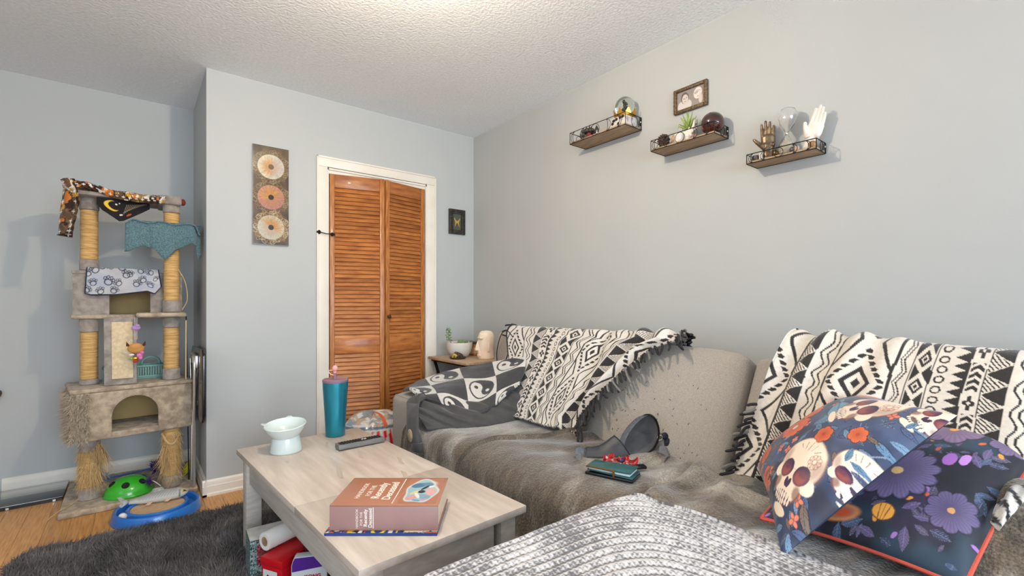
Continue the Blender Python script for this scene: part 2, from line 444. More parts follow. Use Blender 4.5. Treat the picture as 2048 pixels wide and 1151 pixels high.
baseboard('baseboard_corner', (1.789, YC, 0), (XR, YC, 0), (0, -1, 0))
baseboard('baseboard_right', (XR, YC, 0), (XR, YFRONT, 0), (-1, 0, 0))

# ------------------------------------------------------------------ closet doorway: casing, bifold louvred door
tr = thing('trim_1', None, None, (DX0, YC, 0), kind='structure')
def casing(pts):
    f = MB(); f.box(*pts); return f
for nm, a, b in (('casing_jamb', (0.914, YC - .016, 0), (DX0 + .004, YC, DZ + .003)), ('casing_jamb', (DX1 - .004, YC - .016, 0), (1.789, YC, DZ + .003)),
                 ('casing_head', (0.914, YC - .016, DZ + .003), (1.789, YC, 2.06))):
    casing((a, b)).build(nm, m_trim, tr, bevel=0.004)
f = MB(); f.box((0.914, YC - .022, 0), (0.926, YC - .015, 2.06)); f.box((1.777, YC - .022, 0), (1.789, YC - .015, 2.06)); f.box((0.914, YC - .022, 2.048), (1.789, YC - .015, 2.06))
f.build('casing_bead', m_trim, tr, bevel=0.003)
f = MB(); f.box((DX0, YC - .01, 0), (DX0 + .012, YC + .09, DZ)); f.box((DX1 - .012, YC - .01, 0), (DX1, YC + .09, DZ)); f.box((DX0, YC - .01, DZ - .012), (DX1, YC + .09, DZ))
f.build('jamb_lining', m_trim, tr)
f = MB(); f.box((DX0 + .012, YC + .0, DZ - .034), (DX1 - .012, YC + .03, DZ - .012)); f.build('door_track', m_trim, tr, bevel=0.002)

door = thing('door_1', None, None, (DX0, YC, 0), kind='structure')
HX, HY = 1.349, YC - 0.088                                      # where the two leaves meet, standing out into the room
ZT, ZB = 1.955, 0.02; PITCH = 0.0272
def leaf(a, b):
    a, b = Vector((a[0], a[1], 0)), Vector((b[0], b[1], 0)); U = (b - a); L = U.length; U.normalize(); Nn = U.cross(Z_)   # Nn towards the room
    M = Matrix((U, -Nn, Z_)).transposed().to_4x4(); M.translation = a
    st = 0.034; T = 0.026
    f = MB(); f.box((0.002, 0, ZB), (st, T, ZT), M); f.box((L - st, 0, ZB), (L - 0.002, T, ZT), M)
    lf = f.build('door_leaf', m_doorv, door, bevel=0.003)
    rails = [(ZT - 0.088, ZT), (0.762, 0.862), (ZB, 0.16)]
    for z0_, z1_ in rails:
        f = MB(); f.box((st, 0.004, z0_), (L - st, T - 0.004, z1_), M); f.build('rail', m_door, lf, bevel=0.002)
    # one louvre, shared by every copy
    w_, t_ = 0.031, 0.006; ang = math.radians(66)
    bm = MB(); R = Matrix.Rotation(ang, 4, 'X')
    bm.cbox((0, 0, 0), (L - 2 * st + 0.004, w_, t_), R)
    V = np.concatenate(bm.v); V = V @ np.array(M)[:3, :3].T
    me = bpy.data.meshes.new('slat'); me.from_pydata([tuple(v) for v in V], [], bm.f); me.update()
    b2 = bmesh.new(); b2.from_mesh(me); bmesh.ops.bevel(b2, geom=list(b2.edges), offset=0.0012, segments=1, affect='EDGES'); b2.to_mesh(me); b2.free()
    me.materials.append(m_door)
    for lo, hi in ((0.862, ZT - 0.088), (0.16, 0.762)):
        n = int(round((hi - lo) / PITCH))
        for i in range(n):
            o = bpy.data.objects.new('slat', me); COL.objects.link(o); o.parent = lf
            p = a + U * (L / 2) - Nn * (T / 2) + Z_ * (lo + (i + 0.5) * (hi - lo) / n)
            o.location = p - WL[door.name]
    return lf, M, L
lf1, M1, L1 = leaf((DX0 + .016, YC - .004), (HX - .002, HY))
lf2, M2, L2 = leaf((HX + .006, HY + .003), (DX1 - .016, YC - .004))
S(MB().box((DX0 + .0, YC + .35, 0), (DX1, YC + .36, DZ)).build('wall_closet_shade', m_dark, smooth=False))  # added dark sheet behind the louvres, closet shade put into its colour
p = M2 @ Vector((0.02, -0.004, 1.006))
k = MB(); k.lathe([(0.0, 0.022), (0.008, 0.021), (0.013, 0.016), (0.012, 0.012), (0.005, 0.008), (0.005, 0.002), (0.011, 0)], 14, p, rot_to(M2.to_3x3() @ Vector((0, -1, 0))))
for i in range(6):
    a = i * 1.047; k.ball(p + M2.to_3x3() @ Vector((0.011 * math.cos(a), -0.014, 0.011 * math.sin(a))), 0.0045, 6, 5)
k.build('knob', m_bronze, lf2)
h = thing('door_latch', 'black iron hook latch fastening the louvred closet door to its white frame', 'latch', (0.94, YC - 0.02, 1.56))
f = MB(); e0 = Vector((0.926, YC - .024, 1.560)); e1 = M1 @ Vector((0.018, -0.008, 1.553))
f.lathe([(0.014, 0), (0.014, 0.003), (0.006, 0.006), (0.004, 0.014), (0.0, 0.016)], 14, e0 + Y_ * .006, rot_to((0, -1, 0))); f.build('eye_plate', m_black, h)
f = MB(); f.lathe([(0.012, 0), (0.012, 0.004), (0.006, 0.006), (0.006, 0.02), (0, 0.022)], 14, e1, rot_to(M1.to_3x3() @ Vector((0, -1, 0)))); f.build('catch', m_black, h)
f = MB(); d0 = e0 + Vector((0, -.008, 0)); d1 = e1 + Vector((0, -.018, 0)); f.tube([d0, d0 * .5 + d1 * .5 + Vector((0, -.004, -.006)), d1, d1 + Vector((.012, .004, .004)), d1 + Vector((.014, .008, -.008))], 0.003, 6); f.build('hook', m_black, h)

# ------------------------------------------------------------------ ceiling lamp, just above the picture's upper edge
lamp = thing('ceiling_lamp', 'white ceiling lamp with a round warm bulb above the coffee table', 'lamp', (0.63, 1.38, ZC))
MB().lathe([(0.07, 2.44), (0.07, 2.432), (0.05, 2.42), (0.024, 2.415), (0.022, 2.315), (0.0, 2.314)], 24, (0.63, 1.38, 0)).build('canopy', m_trim, lamp)
m_bulb = mat('lamp_bulb', c(255, 236, 205), 0.5, emit=(1.0, 0.83, 0.62), estr=1280)
MB().ball((0.63, 1.38, 2.275), 0.031, 16, 10).build('bulb', m_bulb, lamp)
# ------------------------------------------------------------------ cat tree
m_carpet = mat('beige_carpet', c(150, 132, 112), 0.95, col2=c(196, 178, 154), vscale=26, bump=1.0, bscale=190, sheen=0.2)
m_carpetg = mat('grey_plush', c(138, 128, 120), 0.95, col2=c(168, 158, 148), vscale=30, bump=0.8, bscale=220, sheen=0.3)
m_sisal = mat('sisal_rope', c(190, 146, 86), 0.9, col2=c(224, 184, 122), vscale=14, stretch=(1, 1, 10), bump=0.6, bscale=120, bstretch=(1, 1, 4))
m_sisalp = mat('sisal_panel', c(206, 184, 146), 0.9, col2=c(224, 204, 168), vscale=60, bump=0.5, bscale=260)
m_inner = mat('condo_inside', c(176, 148, 98), 0.9, col2=c(190, 162, 112), vscale=4)
m_fray = mat('frayed_sisal', c(206, 172, 120), 0.9, vc=False)
tree = thing('cat_tree', 'tall beige carpeted cat tree with sisal posts and two box condos', 'cat tree', (-0.02, 3.5, 0))
MB().box((-0.31, 3.285, 0.0), (0.283, 3.87, 0.032)).build('base', m_carpet, tree, bevel=0.008, seg=3)
def post(x, y, z0, z1, r=0.041, a=0.07, b=0.07):
    prof = []; z = z0 + a
    while z < z1 - b - 0.001:
        prof += [(r - 0.0014, z), (r + 0.0012, z + 0.0035)]; z += 0.007
    prof.append((r - 0.0014, z1 - b))
    p = MB().lathe([(0.02, z0 + a)] + prof + [(0.02, z1 - b)], 22, (x, y, 0)).build('post', m_sisal, tree, angle=80)
    for q0, q1 in ((z0, z0 + a), (z1 - b, z1)):
        if q1 - q0 > 0.005: MB().lathe([(r - .004, q0), (r + 0.004, q0 + 0.004), (r + 0.004, q1 - 0.004), (r - .002, q1)], 22, (x, y, 0)).build('collar', m_carpetg, tree, angle=60)
    return p
LX, LY, RX, RY = -0.2, 3.46, 0.162, 3.40
post(LX, LY, 0.032, 0.39, 0.042, 0.07, 0.10); post(RX, RY, 0.032, 0.39, 0.042, 0.07, 0.02)
post(LX, LY, 0.655, 1.015, 0.038, 0.03, 0.075); post(RX, RY, 0.655, 1.02, 0.038, 0.065, 0.065)
post(LX, 3.47, 1.275, 1.675, 0.038, 0.06, 0.07); post(RX, 3.375, 1.045, 1.668, 0.038, 0.07, 0.05)
# lower condo: panels round an arched doorway
RZ = Matrix.Translation((-0.025, 3.47, 0)) @ Matrix.Rotation(math.radians(7.5), 4, 'Z') @ Matrix.Translation((0.025, -3.47, 0))
x0, x1, y0, y1, z0, z1 = -0.285, 0.238, 3.30, 3.66, 0.383, 0.655
arch = [(x0, z0), (-0.122, z0)] + [(-0.022 + 0.1 * math.cos(a), 0.492 + 0.102 * math.sin(a)) for a in np.linspace(math.pi, 0, 17)] + [(0.078, z0), (x1, z0), (x1, z1 - .024), (x0, z1 - .024)]
MR = np.array(RZ)
def rotmesh(mb):
    mb.v = [v @ MR[:3, :3].T + MR[:3, 3] for v in mb.v]; return mb
rotmesh(MB().prism(arch, (0, y0 + .02, 0), (1, 0, 0), (0, 0, 1), 0.02)).build('condo_front', m_carpet, tree, bevel=0.006)
rotmesh(MB().box((x0 - .004, y0 - .006, z1 - .024), (x1 + .004, y1, z1))).build('condo_roof', m_carpet, tree, bevel=0.009, seg=3)
rotmesh(MB().box((x0, y0 + .004, z0 - .004), (x1, y1, z0 + .03))).build('condo_floor', m_carpet, tree, bevel=0.006)
for a, b in ((x0, x0 + .02), (x1 - .02, x1)): rotmesh(MB().box((a, y0 + .02, z0 + .03), (b, y1, z1 - .024))).build('condo_side', m_carpet, tree)
rotmesh(MB().box((x0 + .02, y1 - .02, z0 + .03), (x1 - .02, y1, z1 - .024))).build('condo_back', m_inner, tree)
# ramp with scratching panel
def slab(name, ctrs, wd, th, m):
    (xa, ya, za), (xb, yb, zb) = ctrs; a, b = Vector((0, ya, za)), Vector((0, yb, zb)); d = (b - a); W_ = d.normalized(); U_ = X_; Nn = U_.cross(W_)
    f = MB(); f.prism([(-wd / 2, 0), (wd / 2, 0), (wd / 2, d.length), (-wd / 2, d.length)], Vector((xa, ya, za)) - Nn * 0, U_, W_ + X_ * ((xb - xa) / d.length), th); return f.build(name, m, tree, bevel=0.004)
slab('ramp', ((-0.064, 3.335, 0.655), (-0.068, 3.395, 1.02)), 0.138, 0.02, m_carpetg)
slab('ramp_panel', ((-0.056, 3.3145, 0.69), (-0.06, 3.369, 0.995)), 0.09, 0.004, m_sisalp)
# upper condo
ux0, ux1, uy0, uy1, uz0, uz1 = -0.265, 0.215, 3.425, 3.74, 1.035, 1.275
MB().box((ux0 - .006, uy0 - .02, uz0 - .022), (0.02, uy1, uz0)).build('condo_floor', m_carpet, tree, bevel=0.008)
MB().box((0.02, uy0, uz0 - .022), (ux1, uy1, uz0)).build('condo_floor', m_carpet, tree, bevel=0.004)
for a, b, q0, q1 in ((ux0, -0.115, uz0, uz1 - .02), (0.065, ux1, uz0, uz1 - .02), (-0.115, 0.065, 1.215, uz1 - .02)):
    MB().box((a, uy0, q0), (b, uy0 + .02, q1)).build('condo_front', m_carpetg, tree)
MB().box((ux0 - .004, uy0 - .004, uz1 - .02), (ux1 + .004, uy1, uz1)).build('condo_roof', m_carpetg, tree, bevel=0.006)
for a, b in ((ux0, ux0 + .018), (ux1 - .018, ux1)): MB().box((a, uy0 + .02, uz0), (b, uy1, uz1 - .02)).build('condo_side', m_carpetg, tree)
MB().box((ux0 + .018, uy1 - .018, uz0), (ux1 - .018, uy1, uz1 - .02)).build('condo_back', m_inner, tree)
MB().box((0.0, 3.285, 1.02), (0.228, 3.425, 1.045)).build('ledge', m_carpet, tree, bevel=0.01, seg=3)
# perch under the teal blanket, top board, right head block
MB().lathe([(0.09, 1.512), (0.112, 1.515), (0.112, 1.53), (0.09, 1.533)], 28, (0.15, 3.43, 0), sx=1.0, sy=0.95).build('perch', m_carpet, tree)
MB().box((-0.268, 3.36, 1.672), (0.13, 3.60, 1.694)).build('top_board', m_carpetg, tree, bevel=0.006)
MB().box((0.102, 3.315, 1.662), (0.207, 3.59, 1.712)).build('head_block', m_carpetg, tree, bevel=0.01, seg=3)
# frayed sisal on the lower posts and shaggy edge of the lower condo
R_ = []; D_ = []
for (x, y, zz, n) in ((LX, LY, (0.10, 0.33), 900), (RX, RY, (0.08, 0.36), 700)):
    a = nr.uniform(math.pi, 2 * math.pi, n); z = nr.uniform(zz[0], zz[1], n); clump = fbm(a * 3, z * 14, 5)
    R_.append(np.stack([x + .042 * np.cos(a), y + .042 * np.sin(a), z], 1))
    D_.append(np.stack([np.cos(a) * .012 + nr.normal(size=n) * .006, np.sin(a) * .012, -0.02 - 0.07 * clump ** 2 * nr.uniform(0.2, 1.5, n)], 1))
R_.append(np.array([[LX + .045, LY - .03, .31]]) + nr.normal(size=(260, 3)) * [.008, .008, .012]); D_.append(np.array([[.012, -.008, -.1]]) + nr.normal(size=(260, 3)) * [.012, .01, .04])
R_.append(np.array([[LX + .02, LY - .04, .22]]) + nr.normal(size=(260, 3)) * [.01, .006, .012]); D_.append(np.array([[.012, -.008, -.1]]) + nr.normal(size=(260, 3)) * [.012, .008, .035])
R_.append(np.array([[RX - .03, RY - .04, .24]]) + nr.normal(size=(220, 3)) * [.01, .006, .02]); D_.append(np.array([[-.012, -.008, -.08]]) + nr.normal(size=(220, 3)) * [.012, .008, .03])
blades('frayed_fibre', np.concatenate(R_), np.concatenate(D_), 0.0022, m_fray, tree)
n = 2600; u = nr.uniform(0, 1, n); z = nr.uniform(z0, z1 - .02, n)
side = u < 0.55
Px = np.where(side, x0 - .002, x0 + (u - .55) * 0.16); Py = np.where(side, y0 + .02 + u * .5, y0 - .002)
V = np.stack([Px, Py, z], 1) @ MR[:3, :3].T + MR[:3, 3]
D = np.stack([np.where(side, -.02, -.004), np.where(side, -.004, -.014), -0.014 + 0 * u], 1) + nr.normal(size=(n, 3)) * .008
blades('shaggy_edge', V, D, 0.003, mat('shag_beige', c(186, 170, 148), 0.95), tree)
f = MB(); s = lambda *p: f.tube(path(p, 16), 0.0022, 5)
s((LX - .04, LY - .03, .05), (-0.27, 3.38, .04), (-0.31, 3.32, .036), (-0.345, 3.27, .02)); s((RX - .03, RY - .03, .3), (RX - .01, RY - .045, .2), (RX, RY - .05, .1), (RX - .02, RY - .06, .04))
f.tube(path([(RX + .035, RY - .02, .33), (RX + .01, RY - .05, .29), (RX - .02, RY - .05, .3), (RX - .045, RY - .02, .35)], 14), 0.006, 6)
s((0.19, 3.35, 1.3), (.225, 3.34, 1.22), (.235, 3.34, 1.12), (.21, 3.33, 1.06))
f.build('loose_rope', m_fray, tree)['kind'] = 'stuff'

# ------------------------------------------------------------------ blankets on the cat tree
m_print = mat('printed_fleece', (1, 1, 1), 0.9, vc=True, sheen=0.2, bump=0.3, bscale=300)
def halloween(u, w):
    C_ = np.zeros(u.shape + (3,)); C_[:] = c(44, 28, 22)
    n1 = fbm(u * 15, w * 15, 3, 2); n2 = fbm(u * 17 + 9, w * 17, 8, 2); n3 = fbm(u * 17, w * 17 + 4, 15, 2)
    C_[(n1 > .3) & (n1 < .40)] = c(92, 48, 26); C_[n1 > 0.64] = c(196, 112, 42); C_[(n2 > 0.74)] = c(232, 222, 206); C_[n3 > 0.72] = c(206, 158, 40); fern = (np.abs(np.sin((u + w) * 260)) > .6) & (fbm(u * 9, w * 9, 40) > .56) & (n1 < .6); C_[fern] = c(112, 88, 62)
    gx, gy = (u * 14) % 1 - .5, (w * 14) % 1 - .5; st = (np.abs(gx) * np.abs(gy) < 0.004) & (np.hypot(gx, gy) < .24); C_[st] = c(246, 240, 226)
    return C_
hb = thing('throw_blanket', 'brown and orange patterned fleece blanket bunched over the top of the cat tree', 'blanket', (-0.03, 3.45, 1.695))
ctrl = [[(-0.285, 3.345, 1.70), (-0.2, 3.345, 1.705), (-0.1, 3.345, 1.668), (0.0, 3.33, 1.655), (0.09, 3.30, 1.652), (0.13, 3.31, 1.665)],
        [(-0.282, 3.34, 1.728), (-0.2, 3.335, 1.726), (-0.1, 3.325, 1.70), (0.0, 3.315, 1.687), (0.09, 3.285, 1.68), (0.13, 3.29, 1.695)],
        [(-0.275, 3.38, 1.742), (-0.2, 3.38, 1.74), (-0.1, 3.375, 1.716), (0.0, 3.37, 1.71), (0.085, 3.36, 1.71), (0.135, 3.36, 1.72)],
        [(-0.27, 3.5, 1.735), (-0.2, 3.5, 1.728), (-0.1, 3.5, 1.716), (0.0, 3.5, 1.714), (0.085, 3.48, 1.718), (0.14, 3.48, 1.728)],
        [(-0.265, 3.6, 1.725), (-0.2, 3.6, 1.72), (-0.1, 3.6, 1.71), (0.0, 3.6, 1.708), (0.085, 3.6, 1.712), (0.21, 3.6, 1.722)]]
P = net(ctrl, 70, 150); u, w = uvgrid(70, 150); P[..., 2] += 0.012 * (fbm(w * 22 + u * 6, u * 5, 2) - .5) * sst(0, .2, u); P[..., 1] -= 0.012 * (fbm(w * 18, u * 7, 4) - .3) * (1 - u)
cloth('drape', P, m_print, hb, halloween(w * 1.1, u * 0.6), flip=True)
a, b = uvgrid(60, 40)
rad = 0.024 * (1 + .35 * np.sin(b * 2 * math.pi * 3) * .4 + .5 * (fbm(a * 6, b * 5, 3) - .5)) * (0.9 + .35 * np.sin(a * 3.0))
P = np.stack([-0.277 + 0.01 * np.sin(a * 5) + rad * np.cos(b * 2 * math.pi), 3.35 + rad * np.sin(b * 2 * math.pi), 1.735 - a * 0.285 + 0.02 * (b - .5)], -1)
cloth('tail', P, m_print, hb, halloween(b * .2, a * .4 + .3), flip=True)
MB().ball((0.215, 3.36, 1.687), (0.014, 0.02, 0.02), 10, 8).build('folded_corner', mat('rust_fleece', c(120, 46, 28), 0.9), hb)
cv = Canvas(120, 60, c(26, 22, 24), 0.5); cv.ell(.27, .3, .14, .14, c(228, 186, 60)); cv.ell(.32, .32, .11, .11, c(26, 22, 24))
for i in range(12): cv.line(.5 + i * .035, .16 + .02 * i, .56 + i * .035, .38, .006, c(150, 136, 110))
cv.line(.5, .2, .95, .36, .008, c(150, 136, 110)); cv.ell(.36, .36, .02, .02, c(240, 236, 220)); cv.ell(.45, .14, .03, .02, c(232, 222, 206)); cv.ell(.6, .1, .05, .03, c(170, 80, 34)); cv.ell(.42, .4, .012, .012, c(240, 236, 220))
u, w = uvgrid(120, 60); xx = -0.165 + 0.225 * u; low = np.interp(u, [0, .1, .42, .5, 1], [1.632, 1.60, 1.548, 1.552, 1.632]); zz = low + (1.668 - low) * w
P = np.stack([xx, 3.375 - 0.012 * np.sin(u * 6) + .0 * w, zz], -1); cloth('moon_panel', P, m_print, hb, cv.C)

m_teal = mat('teal_crochet', c(74, 104, 112), 0.95, col2=c(112, 142, 148), vscale=150, bump=1.0, bscale=260, sheen=0.3)
tb = thing('crochet_blanket', 'teal crocheted blanket hanging over a perch of the cat tree', 'blanket', (0.13, 3.4, 1.54))
nx, nz = 120, 60; u, w = uvgrid(nx, nz)
px = np.interp(u, [0, .2, .36, .51, .65, .9, 1], [-.046, .024, .077, .128, .176, .264, .295]); lo = np.interp(u, [0, .06, .2, .36, .51, .65, .86, .93, .95, 1], [1.375, 1.378, 1.411, 1.40, 1.336, 1.397, 1.445, 1.43, 1.35, 1.375])
hi = 1.555 - 0.02 * (1 - sst(0, .1, u)); zz = hi + (lo - hi) * w
P = np.stack([px, 3.30 - 0.02 * np.sin(u * 15) * w - .02 * np.exp(-((u - .36) / .05) ** 2) * w + .03 * sst(.85, 1, u) + .012 * np.cos(w * 3), zz + .004 * np.sin(u * 40) * 0], -1)
P += gnormals(P) * (0.0022 * np.sin(w * 130 + 0 * u) + .0016 * np.sin(u * 190))[..., None]
cloth('front_drape', P, m_teal, tb, flip=False)
a, b = uvgrid(60, 60); P = np.stack([-.046 + .341 * a, 3.30 + .26 * b - .02 * np.sin(a * 15) * 0, 1.553 - .018 * (1 - sst(0, .1, a)) - .03 * sst(.75, 1, b) - .05 * sst(.93, 1, a) + .006 * np.sin(a * 17 + b * 4)], -1)
P += gnormals(P) * (0.0022 * np.sin(b * 130))[..., None]; cloth('top_drape', P, m_teal, tb)

cv = Canvas(150, 80, c(184, 184, 188), 0.5)
nn = fbm(cv.U * 5, cv.W * 5, 4); cv.C = cv.C * (0.85 + .3 * nn)[..., None]; cv.mix((fbm(cv.U * 4 + 3, cv.W * 5, 9) > .54) * .28, c(140, 160, 194))
for (x, y, s_, r_) in ((.12, .36, .06, .5), (.2, .42, .06, -.3), (.33, .42, .05, .9), (.47, .41, .065, -.4), (.58, .3, .05, -.1), (.73, .36, .055, -.9), (.88, .34, .05, 1.2), (.1, .17, .05, .2), (.29, .19, .065, -.3), (.43, .17, .05, .7), (.66, .14, .055, -.6), (.2, .05, .05, .4), (.85, .12, .05, .1), (.56, .47, .05, .4), (.53, .29, .06, -.2), (.36, .06, .05, -.5), (.76, .2, .055, .5), (.93, .22, .04, -.8), (.03, .3, .05, .6), (.02, .06, .05, -.4)):
    dk = c(58, 64, 78); k_, q_ = math.cos(r_), math.sin(r_)
    cv.ring(x, y, s_ * .75, s_ * .62, .22, dk, r_)
    for i, aa in enumerate((-.9, -.32, .32, .9)):
        dx, dy = math.sin(aa) * s_ * 1.15, math.cos(aa) * s_ * 1.15; cv.ring(x + dx * k_ - dy * q_, y + dx * q_ + dy * k_, s_ * .26, s_ * .32, .38, dk, r_)
u, w = uvgrid(150, 80)
lo = np.interp(u, [0, .08, .4, .8, .9, 1], [1.15, 1.14, 1.143, 1.165, 1.15, 1.196]); x_ = -0.205 + u * (0.305 - .02 * w * 0) + (1 - w) * (u - .4) * .03
zz = lo + (1.292 - lo) * np.clip(w / .8, 0, 1) ; yb = 3.405 - .014 * np.sin(u * 9) * (1 - w) + sst(.78, 1, w) * .14
P = np.stack([x_, yb, zz - sst(.8, 1, w) * .006], -1); P += gnormals(P) * (.006 * (fbm(u * 7, w * 4, 6) - .5))[..., None]
edge = ((u < .02) | (w < .035) | (u > .98)).astype(float); cv.mix(edge, c(28, 36, 62))
pb = cloth('paw_print_blanket', P, m_print, None, cv.C); tag(pb, 'pale grey paw print fleece blanket draped over the upper cat condo', 'blanket')

# ------------------------------------------------------------------ hanging toy, basket behind the ramp
toy = thing('hanging_cat_toy', 'small hanging toy with tan cat face and pink and purple charms', 'cat toy', (0.0, 3.275, 0.80))
f = MB(); f.tube([(-.004, 3.285, 1.02), (-.004, 3.27, .9)], .0012, 5); f.tube([(.004, 3.285, 1.02), (.004, 3.27, .9)], .0012, 5); f.build('string', mat('string', c(226, 206, 196), .9), toy)
MB().ball((0, 3.265, .965), (.02, .008, .014), 12, 8).ball((.006, 3.262, .975), (.012, .007, .01), 10, 6).build('purple_heart', mat('purple_felt', c(176, 138, 188), .9), toy)
MB().ball((0, 3.265, .853), (.037, .014, .026), 16, 10).ball((0, 3.262, .862), (.03, .014, .022), 12, 8).build('face', mat('tan_felt', c(198, 140, 78), .9), toy)
for sx in (-1, 1): MB().prism([(0, 0), (sx * .022, .006), (sx * .02, .03)] if sx > 0 else [(0, 0), (sx * .02, .03), (sx * .022, .006)], (sx * .02, 3.27, .862), (1, 0, 0), (0, 0, 1), .008).build('ear', mat('brown_felt', c(82, 40, 22), .9), toy)
f = MB(); f.ball((.016, 3.262, .815), (.014, .008, .014), 8, 6); f.ball((.02, 3.262, .80), .01, 8, 6); f.ball((.026, 3.262, .83), .01, 8, 6); f.build('pink_charm', mat('pink_felt', c(214, 116, 172), .8), toy)
MB().ball((-.002, 3.262, .80), (.013, .009, .012), 8, 6).build('bell', mat('gold_bell', c(206, 158, 60), .3, .9), toy)
MB().ball((-.002, 3.262, .785), (.012, .008, .007), 8, 6).build('red_bead', mat('red_bead', c(196, 40, 28), .4), toy)
MB().ball((-.018, 3.262, .82), (.012, .006, .006), 8, 6).build('white_tag', mat('white_felt', c(230, 226, 218), .8), toy)
MB().ball((-.02, 3.262, .80), (.008, .006, .006), 8, 6).build('green_bead', mat('green_bead', c(122, 176, 74), .4), toy)

m_basket = mat('seafoam_plastic', c(112, 158, 150), 0.5)
bk = thing('storage_basket', 'seafoam green slotted plastic basket behind the cat tree ramp', 'basket', (0.0, 3.57, 0.655))
f = MB(); bx0, bx1, by0, by1, bz0, bz1 = -.15, .16, 3.52, 3.64, .655, .735
f.box((bx0, by0, bz0), (bx1, by1, bz0 + .006)); f.box((bx0, by0, bz1 - .012), (bx1, by0 + .006, bz1)); f.box((bx0, by1 - .006, bz1 - .012), (bx1, by1, bz1)); f.box((bx0, by0, bz1 - .012), (bx0 + .006, by1, bz1)); f.box((bx1 - .006, by0, bz1 - .012), (bx1, by1, bz1))
f.box((bx0, by0, bz0 + .006), (bx1, by0 + .004, bz0 + .02)); f.build('basket_frame', m_basket, bk, bevel=.002)
f = MB()
for i in range(26):
    x = bx0 + .004 + i * (bx1 - bx0 - .014) / 25; f.box((x, by0, bz0 + .02), (x + .006, by0 + .003, bz1 - .012)); f.box((x, by1 - .003, bz0), (x + .006, by1, bz1 - .012))
o = f.build('slatted_side', m_basket, bk); o['kind'] = 'stuff'
f = MB(); f.tube(arc((.07, 3.58, .735), X_, Z_, .045, 0, math.pi, 14), .008, 8, flat=.5); f.build('handle', m_basket, bk)

# ------------------------------------------------------------------ toys on the floor
dome = thing('peekaboo_dome_toy', 'glossy green dome cat toy with round peek holes on cat tree base', 'cat toy', (-0.03, 3.42, .032))
m_green = mat('green_plastic', c(58, 176, 46), 0.22, coat=.4)
prof = [(.112, .032), (.114, .04)] + [(.11 * math.cos(a), .04 + .088 * math.sin(a)) for a in np.linspace(.05, 1.57, 12)]
MB().lathe(prof + [(0, .128)], 36, (-0.03, 3.42, 0), sx=1.0, sy=.98).build('dome', m_green, dome)
m_hole = mat('hole_shade', c(12, 22, 10), .8)  # dark discs on a closed dome, shade of the holes as colour
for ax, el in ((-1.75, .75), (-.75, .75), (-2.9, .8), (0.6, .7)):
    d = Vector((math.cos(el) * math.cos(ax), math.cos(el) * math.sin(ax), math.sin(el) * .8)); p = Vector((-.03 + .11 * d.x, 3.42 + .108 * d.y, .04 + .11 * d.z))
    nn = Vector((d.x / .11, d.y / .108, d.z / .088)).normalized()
    MB().lathe([(.0, .0005), (.013, .0005), (.016, .0015), (.018, 0), (.017, -.006), (.0, -.006)], 16, p, rot_to(nn)).build('peek_hole_disc', m_hole, dome)
f = MB(); f.tube(path([(.06, 3.36, .09), (.075, 3.335, .1), (.095, 3.32, .085), (.11, 3.31, .07)], 12), .0022, 5); f.build('wand', mat('white_cord', c(226, 222, 214), .7), dome)
P0 = np.array([[.058, 3.348, .096]]) + nr.normal(size=(160, 3)) * .004
blades('feather', P0, nr.normal(size=(160, 3)) * .013, .004, mat('purple_feather', c(70, 38, 104), .9), dome)

ring = thing('ball_track_toy', 'round blue plastic ball track cat toy with corrugated scratch pad', 'cat toy', (.09, 3.085, 0))
m_blue = mat('blue_plastic', c(38, 108, 192), .3, col2=c(46, 118, 200), vscale=4, coat=.3)
bx, by = .09, 3.083
MB().lathe([(.190, 0.0), (.193, .006), (.188, .012), (.186, .04), (.181, .05), (.174, .052), (.167, .046), (.163, .018), (.137, .018), (.131, .046), (.124, .05), (.117, .046), (.115, .02), (0, .02)], 64, (bx, by, 0)).build('track', m_blue, ring)
f = MB(); f.lathe([(.115, .02), (.115, .04), (0, .04)], 40, (bx, by, 0)); f.build('scratch_pad', mat('corrugated_card', c(196, 158, 116), .95, col2=c(226, 194, 156), vscale=40, stretch=(1, 6, 1), bump=1, bscale=200, bstretch=(.3, 3, 1)), ring)
MB().ball((-.052, 3.04, .036), .019, 18, 12).build('ball', mat('white_ball', c(228, 226, 222), .5), ring)

fish = thing('plush_fish_toy', 'silver grey realistic fish toy lying on the blue track toy', 'cat toy', (.10, 3.12, .045))
Pp = path([(-.03, 3.155, .064), (.03, 3.145, .068), (.10, 3.13, .074), (.17, 3.115, .078), (.222, 3.105, .078)], 40); rr = np.interp(np.linspace(0, 1, 40), [0, .08, .3, .6, .85, .95, 1], [.01, .013, .024, .031, .027, .016, .004])
a, b = uvgrid(40, 24); an = b * 2 * math.pi
P = Pp[:, None, :] + np.stack([0 * an + .0, np.cos(an) * rr[:, None] * .7, np.sin(an) * rr[:, None] * 1.05], -1)
dk = np.clip(np.sin(an), -1, 1); scale_ = ((np.sin(a * 120) * np.sin(an * 11)) > .2) * (dk > .05) * (a > .15) * (a < .82)
colr = np.array(c(206, 204, 198)) * (1 - .45 * sst(-.1, .8, dk))[..., None] * (1 - .35 * scale_)[..., None]
colr[(np.hypot((a - .94) * 6, (dk - .45)) < .25) & (np.cos(an) < 0)] = c(18, 18, 16); ringm = (np.abs(np.hypot((a - .94) * 6, (dk - .45)) - .33) < .1) & (np.cos(an) < 0); colr[ringm] = c(196, 178, 120)
colr[(np.abs(a - .84) < .012) & (np.abs(dk) < .8)] = c(96, 96, 92)
cloth('body', P, mat('fish_print', (1, 1, 1), .45, vc=True), fish, colr, hem=.001, flip=True)
m_fin = mat('fish_fin', c(146, 142, 136), .6, col2=c(190, 186, 178), vscale=60)
